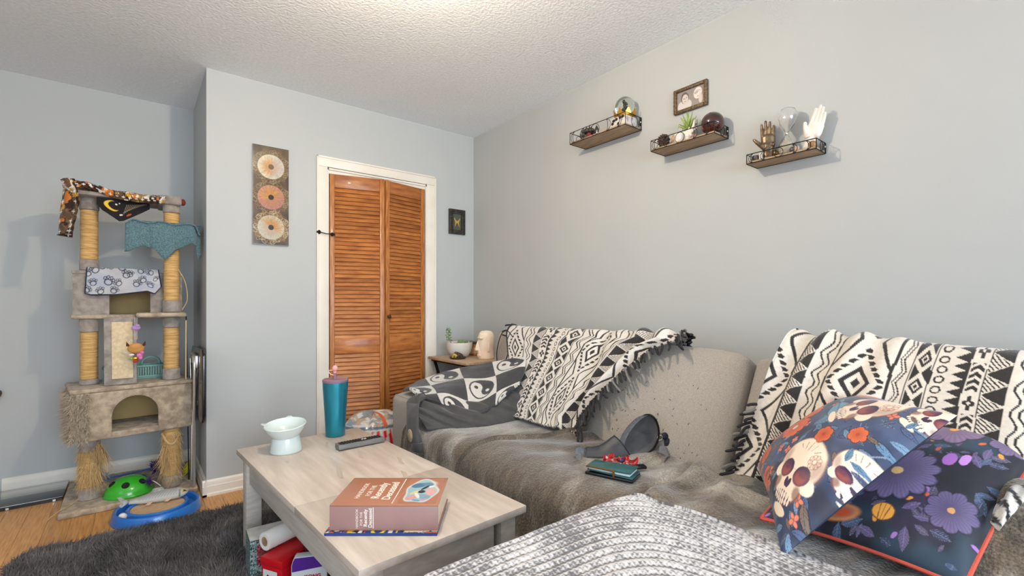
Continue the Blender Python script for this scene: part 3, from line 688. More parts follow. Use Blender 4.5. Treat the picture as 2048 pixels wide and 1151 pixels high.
MB().prism([(0, 0), (-.035, .028), (-.05, .03), (-.034, 0), (-.046, -.024), (-.03, -.022)][::-1], (-.026, 3.16, .066), (1, -.1, 0), (0, 0.2, 1), .004).build('tail_fin', m_fin, fish)
MB().prism([(0, 0), (.06, .004), (.05, .022), (.012, .02)], (.06, 3.137, .098), (1, -.2, .06), (0, 0, 1), .004).build('back_fin', m_fin, fish)
for q in (.05, .13): MB().prism([(0, 0), (.022, .003), (.004, -.018), (-.012, -.016)][::-1], (q, 3.112, .056), (1, -.2, .0), (0, .9, .5), .003).build('belly_fin', mat('pink_fin', c(208, 170, 146), .6), fish)

wand = thing('feather_wand', 'blue wand cat toy with purple feather lying behind the green dome', 'cat toy', (-.02, 3.76, .032))
MB().tube([(-.165, 3.735, .045), (.09, 3.77, .05)], .005, 8).build('stick', mat('blue_stick', c(40, 104, 184), .4), wand)
P0 = np.array([[.11, 3.765, .055]]) + nr.normal(size=(500, 3)) * [.012, .012, .008]; blades('purple_feather', P0, nr.normal(size=(500, 3)) * .022 + [.01, -.004, .006], .006, mat('violet_feather', c(76, 40, 128), .9), wand)
P0 = np.array([[-.165, 3.735, .05]]) + nr.normal(size=(400, 3)) * [.014, .01, .006]; blades('blue_feather', P0, nr.normal(size=(400, 3)) * .016, .005, mat('sky_feather', c(60, 148, 190), .9), wand)
sp = thing('spring_toy', 'small yellow coil toy beside the cat tree foot', 'cat toy', (.252, 3.55, .032))
MB().tube([(.25 + .018 * math.cos(t), 3.56 + .035 * math.sin(t) , .075 + .004 * t * .6 - .02 + .03 * math.cos(t)) for t in np.linspace(0, 6 * math.pi, 80)], .0035, 6).build('coil', mat('yellow_plastic', c(226, 212, 44), .4), sp)

# ------------------------------------------------------------------ folded tray table leaning in the gap, two toy rods
tray = thing('folded_tray_table', 'folded black tray table with chrome tube legs leaning beside closet wall', 'tray table', (.27, 3.35, 0))
m_chrome = mat('chrome', c(216, 214, 208), .3, .85); m_blk = mat('black_lacquer', c(20, 19, 20), .25, coat=.4)
f = MB(); pl = [(3.02, .49), (3.06, .445), (3.62, .37), (3.66, .40), (3.66, .79), (3.62, .83), (3.06, .845), (3.02, .815)]
f.prism(pl, (.279, 0, 0), (0, 1, 0), (0, 0, 1), .016); f.build('tray', m_blk, tray, bevel=.004)
f = MB(); f.tube(path([(.266, 3.44, .79), (.264, 3.36, .80), (.262, 3.27, .795), (.262, 3.235, .75), (.262, 3.25, .55), (.262, 3.30, .0)], 40), .0095, 10); f.build('leg', m_chrome, tray)
f = MB(); f.tube([(.262, 3.52, .76), (.268, 3.47, .4), (.262, 3.44, .0)], .0085, 10); f.build('leg', m_chrome, tray)
for b_ in (((.262, 3.2, .73), (.278, 3.3, .80)), ((.262, 3.40, .74), (.278, 3.5, .80)), ((.264, 3.30, .50), (.278, 3.48, .53))): MB().box(*b_).build('bracket', m_chrome, tray, bevel=.003)
MB().tube([(.27, 3.28, .52), (.27, 3.4, .60), (.27, 3.52, .55)], .005, 6).build('brace', m_chrome, tray)
r1 = MB().tube([(.236, 3.44, 1.02), (.25, 3.45, .034)], .003, 6).build('toy_rod', m_black); tag(r1, 'thin black toy rod standing against the cat tree', 'rod')
r2 = MB().tube([(.226, 3.30, 1.0), (.226, 3.31, .66)], .0032, 6).build('toy_rod', mat('pale_wood', c(214, 186, 140), .6)); tag(r2, 'thin pale wooden rod hanging below the cat tree ledge', 'rod')

# ------------------------------------------------------------------ black glass panel on the floor, dark knob on the wall
gp = thing('glass_floor_panel', 'flat black glass panel lying on floor along the baseboard', 'glass panel', (-.62, 3.77, 0))
MB().box((-.95, 3.618, .016), (-.318, 3.93, .024)).build('glass_top', mat('black_glass', c(22, 30, 30), .06, spec=.9, coat=1.0), gp, bevel=.0015)
MB().box((-.945, 3.625, .0), (-.323, 3.925, .016)).build('rim', m_blk, gp)
f = MB()
for x in (-.54, -.36): f.box((x, 3.620, .003), (x + .012, 3.627, .013))
f.build('metal_clip', m_chrome, gp)
kb = MB().lathe([(.0, .055), (.022, .052), (.029, .04), (.029, .028), (.014, .018), (.012, .004), (.026, 0)], 12, (-.628, YL, .582), rot_to((0, -1, 0))).build('wall_knob', mat('dark_brown_knob', c(70, 52, 34), .4)); tag(kb, 'dark brown knob on back wall at the picture edge', 'knob')
# ------------------------------------------------------------------ rug
rug = thing('shag_rug', 'dark charcoal grey shag rug under the coffee table', 'rug', (0.37, 1.9, 0))
RX0, RX1, RY0, RY1 = -0.405, 1.13, 0.75, 2.895
f = MB(); f.prism([(RX0 + .05, RY0), (RX1, RY0), (RX1, RY1), (RX0 + .05, RY1), (RX0 + .012, RY1 - .03), (RX0, RY1 - .09), (RX0, RY0 + .05)], (0, 0, 0), (1, 0, 0), (0, 1, 0), .008)
f.build('backing', mat('rug_backing', c(36, 34, 34), .95), rug)
n1, n2 = 95000, 16000
px = np.concatenate([nr.uniform(RX0, .62, n1), nr.uniform(RX0, RX1, n2)]); py = np.concatenate([nr.uniform(1.75, RY1, n1), nr.uniform(RY0, RY1, n2)])
dcor = np.hypot(np.clip(RX0 + .08 - px, 0, 1), np.clip(py - (RY1 - .08), 0, 1)); ok = dcor < .085; px, py = px[ok], py[ok]; n = len(px)
fx = fbm(px * 9, py * 9, 21) - .5; fy = fbm(px * 9 + 40, py * 9, 33) - .5; cl = fbm(px * 38, py * 38, 5)
D = np.stack([fx * .075 + nr.normal(size=n) * .008, fy * .075 + nr.normal(size=n) * .008, nr.uniform(.020, .034, n)], 1)
tone = (0.55 + .75 * fbm(px * 5, py * 5, 44) + .55 * (cl - .5) + nr.normal(size=n) * .12)[:, None]
blades('pile', np.stack([px, py, np.full(n, .006)], 1), D, .0042, mat('shag_yarn', (1, 1, 1), .7, vc=True, sheen=.3), rug, np.clip(np.array([c(98, 93, 91)]) * tone ** 1.6 * 1.15, 0, 1))

# ------------------------------------------------------------------ coffee table (stands at a slight angle)
m_ash = mat('whitewashed_wood', c(186, 173, 161), .42, col2=c(210, 198, 187), vscale=5, stretch=(7, .8, 7), vlo=.3, vhi=.7, coat=.08)
m_ashd = mat('whitewashed_wood_side', c(190, 182, 172), .45, col2=c(206, 200, 192), vscale=6, stretch=(3, 1, 12))
TA = math.radians(3.2); TC = Vector((.6615, 1.7735, 0)); TW, TL, TH = .278, .64, .45
MT = Matrix.Translation(TC) @ Matrix.Rotation(TA, 4, 'Z')
ct = thing('coffee_table', 'whitewashed wooden coffee table with a lift top', 'coffee table', TC)
def T3(x, y, z): return MT @ Vector((x, y, z))
MB().box((-TW, -.155, TH - .022), (TW, TL, TH), MT).build('table_top', m_ash, ct, bevel=.0015)
MB().box((-TW, -TL, TH - .0215), (TW, -.157, TH + .0008), MT).build('lift_top', m_ash, ct, bevel=.0015)
for sx, sy in ((-1, -1), (1, -1), (-1, 1), (1, 1)):
    x, y = sx * (TW - .05), sy * (TL - .06); MB().box((x - .03, y - .03, 0.0), (x + .03, y + .03, TH - .022), MT).build('leg', m_ashd, ct, bevel=.002)
for sx in (-1, 1): MB().box((sx * (TW - .04) - .009, -TL + .09, TH - .135), (sx * (TW - .04) + .009, TL - .09, TH - .022), MT).build('side_apron', m_ashd, ct, bevel=.001)
for sy in (-1, 1): MB().box((-TW + .085, sy * (TL - .05) - .009, TH - .15), (TW - .10, sy * (TL - .05) + .009, TH - .022), MT).build('end_apron', m_ashd, ct, bevel=.001)
MB().box((-TW + .05, -TL + .06, TH - .15), (TW - .05, TL - .06, TH - .14), MT).build('inner_tray', m_ashd, ct)
m_knot = mat('wood_knot', c(140, 130, 120), .5)
for i, (x, y, l) in enumerate(((-.15, .35, .05), (.1, .2, .06), (-.05, .05, .07), (.12, -.15, .06), (-.2, -.35, .05), (.05, .45, .04), (.19, .02, .05))):
    P = [(l * math.cos(t) * .3 + .006 * math.sin(3 * t), l * math.sin(t)) for t in np.linspace(0, 2 * math.pi, 18, endpoint=False)]
    MB().prism([(x + a * .5 + b * .25, y + b) for a, b in P], T3(0, 0, TH + .0009), MT.to_3x3() @ X_, MT.to_3x3() @ Y_, .00012).build('wood_streak', mat('wood_streak', c(190, 177, 163), .42), ct, smooth=False)

# ------------------------------------------------------------------ things on the table
m_cel = mat('pale_celadon_glaze', c(208, 220, 218), .25, coat=.4)
bowl = thing('raised_pet_bowl', 'pale celadon raised cat bowl with ear tabs on coffee table corner', 'bowl', (.515, 2.235, TH + .001))
z = TH + .001
MB().lathe([(.0, 0), (.064, 0), (.066, .004), (.058, .05), (.054, .068), (.05, .068), (.05, .06), (0, .06)], 40, (.515, 2.235, z)).build('pedestal', m_cel, bowl)
tm = Matrix.Rotation(math.radians(7), 3, Vector((.77, -.64, 0)))
MB().lathe([(.0, .0), (.03, .002), (.058, .018), (.078, .048), (.085, .066), (.083, .069), (.079, .066), (.07, .045), (.05, .02), (.02, .012), (0, .011)], 48, (.515, 2.235, z + .052), tm).build('dish', m_cel, bowl)
for a in (2.6, 1.2):
    p = Vector((.515 + .083 * math.cos(a), 2.235 + .083 * math.sin(a), z + .052 + .066 + .083 * .122 * (.64 * math.cos(a) + .77 * math.sin(a)) * .9))
    d = Vector((math.cos(a), math.sin(a), .25)); s_ = Vector((-math.sin(a), math.cos(a), 0))
    MB().prism([(-.022, 0), (.022, 0), (.006, .026), (-.006, .026)], p - d * .006, s_, d, .004).build('ear_tab', m_cel, bowl, bevel=.0015)

tum = thing('tumbler', 'tall teal blue metallic tumbler with a pink skull straw topper', 'tumbler', (.765, 2.35, z))
m_tum = mat('teal_metallic', c(46, 146, 172), .3, .7, coat=.2); m_lid = mat('lilac_lid', c(140, 108, 126), .35)
MB().lathe([(.0, 0), (.043, 0), (.046, .004), (.047, .05), (.051, .12), (.056, .2), (.0585, .235), (.059, .262), (.0, .262)], 48, (.765, 2.35, z)).build('cup', m_tum, tum, angle=60)
MB().lathe([(.0, .262), (.0595, .262), (.0605, .266), (.06, .274), (.055, .277), (.05, .274), (.0, .274)], 48, (.765, 2.35, z)).build('lid', m_lid, tum); lid_ = [q_ for q_ in tum.children if q_.name.startswith('lid')][0]
MB().tube([(.763, 2.35, z + .27), (.763, 2.35, z + .305)], .006, 10).build('straw', m_lid, lid_)
m_pink = mat('pink_silicone', c(226, 160, 160), .4)
MB().ball((.763, 2.35, z + .327), (.014, .014, .016), 14, 10).ball((.763, 2.35, z + .31), (.009, .009, .009), 12, 8).build('skull_topper', m_pink, lid_)
MB().tube(path([(.763, 2.35, z + .318), (.74, 2.37, z + .316), (.745, 2.366, z + .3), (.762, 2.352, z + .292)], 16), .0022, 6).build('topper_loop', mat('pale_pink', c(238, 196, 190), .4), lid_)

rem = thing('remote_control', 'grey television remote control lying on coffee table', 'remote', (.80, 2.105, z))
U_, V_ = Vector((.999, .03, 0)), Vector((-.03, .999, 0)); MRm = Matrix((U_, V_, Z_)).transposed().to_4x4(); MRm.translation = Vector((.80, 2.108, z))
f = MB(); L, W2 = .108, .027
Vv = [(-L, -W2, .004), (L, -W2, .004), (L - .012, W2, .004), (-L, W2, .004), (-L, -W2 * .8, .024), (L - .004, -W2 * .8, .024), (L - .014, W2 * .9, .026), (-L, W2 * .9, .026), (-L + .006, -W2 * .6, 0), (L - .02, -W2 * .6, 0), (L - .03, W2 * .6, 0), (-L + .006, W2 * .6, 0)]
f.add(Vv, [(4, 5, 6, 7), (0, 1, 5, 4), (1, 2, 6, 5), (2, 3, 7, 6), (3, 0, 4, 7), (8, 9, 1, 0), (9, 10, 2, 1), (10, 11, 3, 2), (11, 8, 0, 3), (11, 10, 9, 8)], MRm)
f.build('case', mat('grey_plastic', c(96, 96, 94), .4, col2=c(110, 110, 108), vscale=20), rem, bevel=.002)
m_key = mat('rubber_key', c(26, 24, 24), .6); m_keyw = mat('white_key', c(226, 224, 218), .5); m_keyr = mat('red_key', c(178, 40, 40), .5)
keyme = {}
for i in range(15):
    for j in range(3):
        mm = m_keyr if (i, j) == (0, 2) else (m_keyw if (i in (8, 9) and j == 1) else m_key)
        if mm.name not in keyme:
            b_ = bmesh.new(); bmesh.ops.create_cube(b_, size=1); bmesh.ops.scale(b_, vec=(.009, .009, .004), verts=b_.verts); bmesh.ops.bevel(b_, geom=list(b_.edges), offset=.001, segments=1, affect='EDGES')
            me = bpy.data.meshes.new('key'); b_.to_mesh(me); b_.free(); me.materials.append(mm); keyme[mm.name] = me
        o = bpy.data.objects.new('key', keyme[mm.name]); COL.objects.link(o); o.parent = rem; o.location = MRm @ Vector((-L + .014 + i * .0128, -.012 + j * .0125, .0265)) - WL[rem.name]; o.rotation_euler = (0, 0, .03)

# book that is really a box, lying on a comic magazine
A, B, D_ = Vector((.423, 1.35, 0)), Vector((.661, 1.161, 0)), Vector((.559, 1.515, 0))
AB, AD = (B - A), (D_ - A); eu, ev = AB.normalized(), Vector((-AB.y, AB.x, 0)).normalized(); BW, BD = AB.length, AD.length * .98
mag = thing('comic_magazine', 'colourful comic magazine with blue edge under the brown book', 'magazine', (.61, 1.34, z))
def obox(nm, mm, par, u0, u1, v0, v1, za, zb, bev=.001):
    f = MB(); f.prism([(u0, v0), (u1, v0), (u1, v1), (u0, v1)], A + Z_ * za, eu, ev, zb - za); return f.build(nm, mm, par, bevel=bev)
cv = Canvas(160, 40, c(34, 66, 140), .25); q = fbm(cv.U * 16, cv.W * 16, 9)
cv.mix((q > .55) * ((cv.U < .36) | (cv.U > .66)), c(204, 92, 40)); cv.mix((q < .42) * ((cv.U < .3) | (cv.U > .7)), c(226, 214, 196)); cv.mix((fbm(cv.U * 22, cv.W * 22, 3) > .62) * 1.0, c(24, 24, 34)); cv.rect(.2, .0, .24, .25, c(216, 176, 40)); cv.rect(.30, .0, .33, .25, c(230, 226, 216)); cv.rect(.4, .0, .53, .25, c(30, 56, 130)); cv.ring(.47, .06, .05, .09, .35, c(226, 206, 60)); cv.rect(.56, 0, .6, .1, c(230, 226, 216)); cv.rect(.63, 0, .645, .08, c(226, 206, 60))
obox('pages', mat('magazine_pages', c(36, 68, 126), .5), mag, -.010, BW - .001, -.013, BD - .05, z, z + .008)
print_panel('cover_print', cv, A + eu * -.010 + ev * -.013 + Z_ * (z + .0083), eu * (BW + .009), ev * .06, mat('comic_print', (1, 1, 1), .3, vc=True), mag, .0002)
bkb = thing('hardcover_book', 'thick brown hardcover book with white lettering lying on coffee table', 'book', (.61, 1.34, z + .0088))
zb, zt = z + .0088, .5305
m_cov = mat('brown_cover', c(166, 112, 88), .4, col2=c(172, 118, 94), vscale=5, coat=.1); m_spine = mat('brown_spine', c(160, 126, 122), .45, col2=c(166, 132, 128), vscale=8)
m_pages = mat('page_block', c(222, 206, 184), .8, col2=c(204, 186, 162), vscale=30, stretch=(1, 1, 20))
obox('page_block', m_pages, bkb, .004, BW - .004, .006, BD - .004, zb + .003, zt - .003, 0)
obox('front_cover', m_cov, bkb, 0, BW, 0, BD, zt - .0028, zt); obox('back_cover', m_cov, bkb, 0, BW, 0, BD, zb, zb + .0028); obox('spine', m_spine, bkb, 0, BW, 0, .0035, zb + .0028, zt - .003)
m_ink = mat('white_lettering', c(238, 232, 222), .5)
cvr = lambda u, v: A + eu * u + ev * v + Z_ * (zt + .0002)
text('HANDBOOK', 'lettering', cvr(.066, BD * .5), ev, -eu, 0.02, m_ink, bkb, .0001, 'CENTER')
text('FOR THE', 'lettering', cvr(.093, BD * .5), ev, -eu, 0.02, m_ink, bkb, .0001, 'CENTER')
text('Recently', 'lettering', cvr(.124, BD * .5), ev, -eu, 0.034, m_ink, bkb, .0001, 'CENTER', .0006)
text('Deceased', 'lettering', cvr(.157, BD * .5), ev, -eu, 0.034, m_ink, bkb, .0001, 'CENTER', .0006)
obox('rule', m_ink, bkb, .170, .1725, .012, BD - .01, zt, zt + .0003, 0)
spn = lambda u, v: A + eu * u - ev * .0003 + Z_ * v
zm = (zb + zt) / 2
text('HANDBOOK', 'spine_lettering', spn(.080, zm - .002), Z_, -eu, .0095, m_ink, bkb, .0001, 'CENTER')
text('FOR THE', 'spine_lettering', spn(.092, zm - .002), Z_, -eu, .0095, m_ink, bkb, .0001, 'CENTER')
text('Recently', 'spine_lettering', spn(.105, zm), Z_, -eu, .0138, m_ink, bkb, .0001, 'CENTER', .0003)
text('Deceased', 'spine_lettering', spn(.1185, zm), Z_, -eu, .0138, m_ink, bkb, .0001, 'CENTER', .0003)
f = MB(); f.prism([(.1215, zb + .006), (.1235, zb + .006), (.1235, zt - .006), (.1215, zt - .006)], A - ev * .0001, eu, Z_, .0003); f.build('spine_rule', m_ink, bkb, smooth=False)
cv = Canvas(90, 110, c(169, 115, 91), 1.35)
wob = .06 * np.sin(cv.W * 9) + .05 * np.sin(cv.U * 11); dd = np.hypot((cv.U - .5 + wob * .5) / .46, (cv.W - .67 + wob) / .62); cv.mix(1 - sst(.9, 1.02, dd), c(214, 218, 214)); cv.mix(1 - sst(.8, .95, dd), c(150, 186, 198))
for (x, y, a, b, r, col) in ((.35, .95, .22, .13, .3, c(74, 116, 150)), (.6, 1.02, .16, .1, -.2, c(92, 134, 160)), (.32, .3, .2, .1, .4, c(206, 154, 160)), (.6, .34, .2, .12, -.3, c(122, 164, 186)), (.75, .6, .14, .2, .2, c(216, 166, 166)), (.5, .6, .1, .08, 0, c(36, 40, 48)), (.3, .55, .14, .06, .8, c(222, 206, 140)), (.42, .4, .05, .16, .5, c(226, 222, 214)), (.55, .82, .05, .16, -.6, c(44, 52, 64)), (.65, .2, .12, .04, .2, c(196, 140, 170)), (.45, .15, .12, .04, -.3, c(84, 150, 178)), (.72, .88, .08, .05, .4, c(228, 226, 220))):
    cv.ell(x, y, a, b, col, r, .15)
print_panel('cover_picture', cv, cvr(.186, .012), eu * (BW - .196), ev * (BD - .022), mat('cover_print', (1, 1, 1), .35, vc=True), bkb, .0001)

# ------------------------------------------------------------------ things under the table
gb = thing('glitter_box', 'pearly white box with glittery multicoloured front under the coffee table', 'box', (.45, 2.14, .03))
g0, g1, gz0, gz1 = Vector((.347, 2.072, 0)), Vector((.60, 2.06, 0)), .03, .17; gd = Vector((.006, .125, 0))
MB().prism([(0, 0), (1, 0), (1, 1), (0, 1)], g0 + Z_ * gz0, g1 - g0, gd, gz1 - gz0).build('carton', mat('pearl_card', c(206, 204, 196), .3, col2=c(226, 224, 216), vscale=30, bump=.4, bscale=120), gb, bevel=.003)
def glit(nu, nv, red):
    cv = Canvas(nu, nv, c(176, 190, 190), .6); q = _h((cv.U * 70).astype(int), (cv.W * 70).astype(int), 5)
    cv.mix((q > .7) * 1., c(60, 80, 84)); cv.mix((q < .18) * 1., c(70, 170, 160)); cv.mix(((q > .5) & (q < .58)) * 1., c(240, 240, 236))
    if red: m_ = ((cv.U > .1) & (cv.W > .16) & (cv.W < .5)); cv.mix(m_ * (.75 + .25 * (q > .5)), c(172, 34, 52)); cv.mix(m_ * (q > .88), c(240, 200, 210)); cv.mix(((cv.U > .12) & (cv.W > .5) & (cv.U < .4) & (q > .4)) * 1., c(214, 190, 60))
    return cv
m_gl = mat('glitter_print', (1, 1, 1), .25, .3, vc=True)
print_panel('glitter_front', glit(110, 70, True), g0 + Z_ * gz0, g1 - g0, Z_ * (gz1 - gz0), m_gl, gb, .0006)
print_panel('glitter_end', glit(50, 50, False), g0 + gd + Z_ * gz0, -gd, Z_ * (gz1 - gz0), m_gl, gb, .0006)
rb = thing('shoe_box', 'bright red shoe box with white label under the coffee table', 'box', (.5, 1.97, .03))
r0 = Vector((.364, 1.946, .03)); e1 = Vector((.050, -.090, 0)); e2 = Vector((.872, .484, 0)) * .31
m_red = mat('red_card', c(206, 16, 30), .35, col2=c(214, 22, 36), vscale=8)
MB().prism([(0, 0), (1, 0), (1, 1), (0, 1)], r0, e1, e2, .105).build('tray', m_red, rb, bevel=.002)
MB().prism([(-.03, -.01), (1.03, -.01), (1.03, 1.01), (-.03, 1.01)], r0 + Z_ * .1, e1, e2, .03).build('lid', m_red, rb, bevel=.002)
nn_ = Vector((-e2.y * 0, 0, 0)); out = -(e2.normalized())
lb = [(.12, .045), (.8, .045), (.8, .088), (.12, .088)]
f = MB(); f.prism(lb, r0 + out * .0035, e1, Z_, .0006); f.build('label', mat('white_label', c(232, 228, 224), .5), rb, smooth=False)
f = MB(); f.prism([(.3, .066), (.42, .060), (.68, .070), (.66, .073), (.42, .068), (.34, .072)], r0 + out * .0043, e1, Z_, .0003); f.build('label_mark', m_key, rb, smooth=False)
pr = thing('paper_roll', 'white paper roll resting on the red shoe box under the table', 'paper roll', (.5, 2.03, .16))
p0, p1 = Vector((.380, 1.975, .197)), Vector((.70, 2.11, .200)); dd_ = (p1 - p0)
Mq = rot_to(dd_); Ln = dd_.length
MB().lathe([(.0175, 0), (.033, 0), (.034, .002), (.034, Ln - .002), (.033, Ln), (.0175, Ln), (.0175, 0)], 32, p0, Mq).build('paper', mat('white_paper', c(232, 230, 224), .7), pr)
MB().lathe([(.0155, -.0005), (.0178, -.0005), (.0178, Ln), (.0155, Ln), (.0155, -.0005)], 28, p0, Mq).build('core_tube', mat('kraft_core', c(196, 164, 134), .8), pr)
kg = thing('pet_treat_package', 'purple and white pet product package standing under the table', 'package', (.48, 1.77, .03))
k0, k1 = Vector((.428, 1.785, .03)), Vector((.535, 1.735, .03)); ku = (k1 - k0); kn = Vector((ku.y, -ku.x, 0)).normalized()
MB().prism([(0, 0), (1, 0), (1, .14), (.96, .158), (.9, .168), (.1, .168), (.04, .158), (0, .14)], k0, ku, Z_, -.035).build('card', mat('white_card', c(226, 228, 230), .35), kg, bevel=.0015)
f = MB(); f.prism([(.02, .118), (.98, .128), (.98, .142), (.95, .156), (.9, .166), (.1, .166), (.05, .156), (.02, .142)], k0 + kn * .0006, ku, Z_, .0006); f.build('purple_header', mat('purple_print', c(92, 44, 150), .35), kg, smooth=False)
f = MB(); f.prism([(.02, .018), (.98, .05), (.98, .062), (.02, .032)], k0 + kn * .0006, ku, Z_, .0006); f.build('green_band', mat('lime_print', c(158, 186, 60), .4), kg, smooth=False)
text('KONG', 'lettering', k0 + ku * .36 + Z_ * .090 + kn * .0012, ku, Z_, .0185, mat('red_lettering', c(196, 30, 44), .5), kg, .0002, 'LEFT', .0008)
MB().prism([(.36, .072), (.72, .076), (.72, .084), (.36, .080)], k0 + kn * .0008, ku, Z_, .0005).build('teal_stripe', mat('teal_lettering', c(90, 136, 130), .5), kg, smooth=False)
db = thing('dark_gift_box', 'dark maroon box behind the pet package under the table', 'box', (.6, 1.88, .03))
MB().box((.50, 1.83, .03), (.66, 1.92, .178)).build('carton', mat('maroon_card', c(52, 22, 26), .4), db, bevel=.002)
MB().tube(path([(.51, 1.8275, .16), (.54, 1.8275, .172), (.57, 1.8275, .158), (.61, 1.8275, .174)], 20), .0012, 5).build('silver_scroll', m_chrome, db)

# ------------------------------------------------------------------ clear bag of red and white things on the floor by the closet
fb = thing('plastic_bag', 'clear plastic bag with red and white striped contents by the closet door', 'bag', (1.17, 2.86, 0))
u, w = uvgrid(90, 120); an = w * 2 * math.pi; el = u * math.pi / 2
rad = 1 + .10 * (fbm(np.cos(an) * 2 + 5, np.sin(an) * 2 + u * 3, 3) - .5)
P = np.stack([1.165 + .235 * np.cos(el) ** .55 * np.cos(an) * rad, 2.85 + .2 * np.cos(el) ** .55 * np.sin(an) * rad, .0 + .42 * np.sin(el) ** .85 * (1 + .08 * (fbm(np.cos(an) * 3, np.sin(an) * 3, 8) - .5))], -1)
ph = (an - 4.05); C_ = np.ones(u.shape + (3,)) * np.array(c(196, 194, 190))
zz = P[..., 2]; st = (np.abs(((ph * 5.2 + (.34 - zz) * 3 * (ph)) % 1) - .5) < .24) & (zz > .20) & (zz < .335) & (np.abs(ph) < 1.0); C_[st] = c(196, 22, 34)
dk = (np.abs(zz - .352) < .008); C_[dk] = c(96, 108, 122); top = zz > .362; C_[top & (fbm(an * 3, u * 14, 6) > .52)] = c(176, 150, 128); C_[top & (fbm(an * 3 + 9, u * 14, 6) > .60)] = c(128, 138, 146); C_[(zz > .355) & (np.abs(ph - .75) < .1)] = c(206, 92, 52)
mesh_obj('bag_body', P.reshape(-1, 3), gridfaces(90, 120), mat('clear_vinyl_print', (1, 1, 1), .2, vc=True, coat=.6), fb, angle=180, col=C_.reshape(-1, 3))
MB().tube(path([(1.33, 2.64, .34), (1.36, 2.62, .2), (1.3, 2.6, .05)], 14), .006, 6).build('strap', m_black, fb)
# ------------------------------------------------------------------ sectional sofa
m_sofa = mat('grey_tweed', c(156, 149, 141), .95, col2=c(176, 169, 160), vscale=260, bump=.5, bscale=400, sheen=.2)
def softbox(name, ctr, size, r, m, parent, Rm=None, bulge=0.0, cuts=14, lump=0.0, seed=0):
    bm = bmesh.new(); bmesh.ops.create_cube(bm, size=2.0); bmesh.ops.subdivide_edges(bm, edges=list(bm.edges), cuts=cuts, use_grid_fill=True)
    V = np.array([v.co for v in bm.verts]); F = [tuple(v.index for v in f.verts) for f in bm.faces]
    bm.verts.index_update(); bm.free()
    h = np.array(size) / 2; r = min(r, h.min() * .98); P = np.sign(V) * np.abs(V) ** .9 * h; q = np.clip(P, -(h - r), h - r); d = P - q
    L = np.linalg.norm(d, axis=1, keepdims=True); P = np.where(L > 1e-6, q + d / np.maximum(L, 1e-6) * np.minimum(L, r) , P)
    if bulge:
        for ax in range(3):
            o1, o2 = [k for k in range(3) if k != ax]; f = (1 - np.clip(np.abs(V[:, o1]), 0, 1) ** 2.5) * (1 - np.clip(np.abs(V[:, o2]), 0, 1) ** 2.5)
            P[:, ax] += np.sign(V[:, ax]) * (np.abs(V[:, ax]) > .999) * f * bulge * (1 if ax != 1 else .3)
    if lump: P += (fbm(P[:, 1] * 6 + seed * 7, P[:, 2] * 6 + P[:, 0] * 4, seed)[:, None] - .5) * lump
    if Rm is not None: P = P @ np.array(Rm)[:3, :3].T
    return mesh_obj(name, P + np.array(ctr), F, m, parent, angle=180)
sofa = thing('sectional_sofa', 'grey tweed sectional sofa with loose back cushions along the wall', 'sofa', (1.65, 1.2, 0))
SZ = .452                                                           # seat height
MB().box((1.20, -.6, .05), (2.10, 2.40, .27)).build('base', m_sofa, sofa, bevel=.015)
MB().box((.47, -.6, .05), (1.20, .92, .27)).build('chaise_base', m_sofa, sofa, bevel=.015)
softbox('arm', (1.638, 2.468, .312), (.946, .218, .535), .03, m_sofa, sofa, bulge=.008)
MB().tube([(1.168, 2.372, .06), (1.166, 2.372, .545), (1.175, 2.385, .572), (1.175, 2.55, .572), (1.166, 2.565, .545), (1.168, 2.565, .06)], .003, 6).build('arm_piping', m_sofa, sofa)
MB().box((1.985, -.6, .05), (2.112, 2.577, .79)).build('back_frame', m_sofa, sofa, bevel=.03, seg=4)
for y0, y1 in ((1.62, 2.355), (.93, 1.615)): softbox('seat_cushion', (1.50, (y0 + y1) / 2, .36), (.66, y1 - y0, .19), .035, m_sofa, sofa, bulge=.006)
softbox('chaise_cushion', (1.135, .16, .36), (1.36, 1.53, .185), .035, m_sofa, sofa, bulge=.004, cuts=20)
LEAN = math.radians(29); RL = Matrix.Rotation(LEAN, 3, 'Y'); up = Vector((math.sin(LEAN), 0, math.cos(LEAN))); bk_ = Vector((math.cos(LEAN), 0, -math.sin(LEAN)))
for i, (y0, y1) in enumerate(((1.565, 2.35), (.865, 1.555), (.09, .845), (-.6, .07))):
    p = Vector((1.625, (y0 + y1) / 2, .455)) + up * .245 + bk_ * .095 + (bk_ * .02 if i == 2 else Vector())
    softbox('back_cushion', p + up * .012, (.19, y1 - y0, .515), .036, m_sofa, sofa, RL, bulge=.028, lump=.008, seed=i)
softbox('end_bolster', (1.935, 2.455, .735), (.13, .19, .33), .03, m_sofa, sofa, Matrix.Rotation(math.radians(12), 3, 'Y'), bulge=.008)
n = 70; sy = nr.uniform(.95, 1.38, n); sh = nr.beta(1.2, 2.2, n) * .36 + .03
for k in range(1):
    f = MB()
    for y, h_ in zip(sy, sh):
        b = .0 + .028 * (1 - abs((y - 1.21) / .345) ** 2.5) * (1 - abs((h_ - .245) / .245) ** 2.5)
        p = Vector((1.625, y, .455)) + up * h_ - bk_ * (b + .0015); q = p + Vector((0, nr.normal() * .004, 0)) + up * nr.uniform(-.012, .004); f.tube([p, q], .0012, 4)
    f.build('snagged_thread', mat('snag', c(58, 58, 58), .9), sofa)['kind'] = 'stuff'
hx_, hy_, hz_ = .095 - .004, .345 - .008, .2575 - .008; cen = Vector((1.625, 1.21, .455)) + up * .257 + bk_ * .095; lp = []
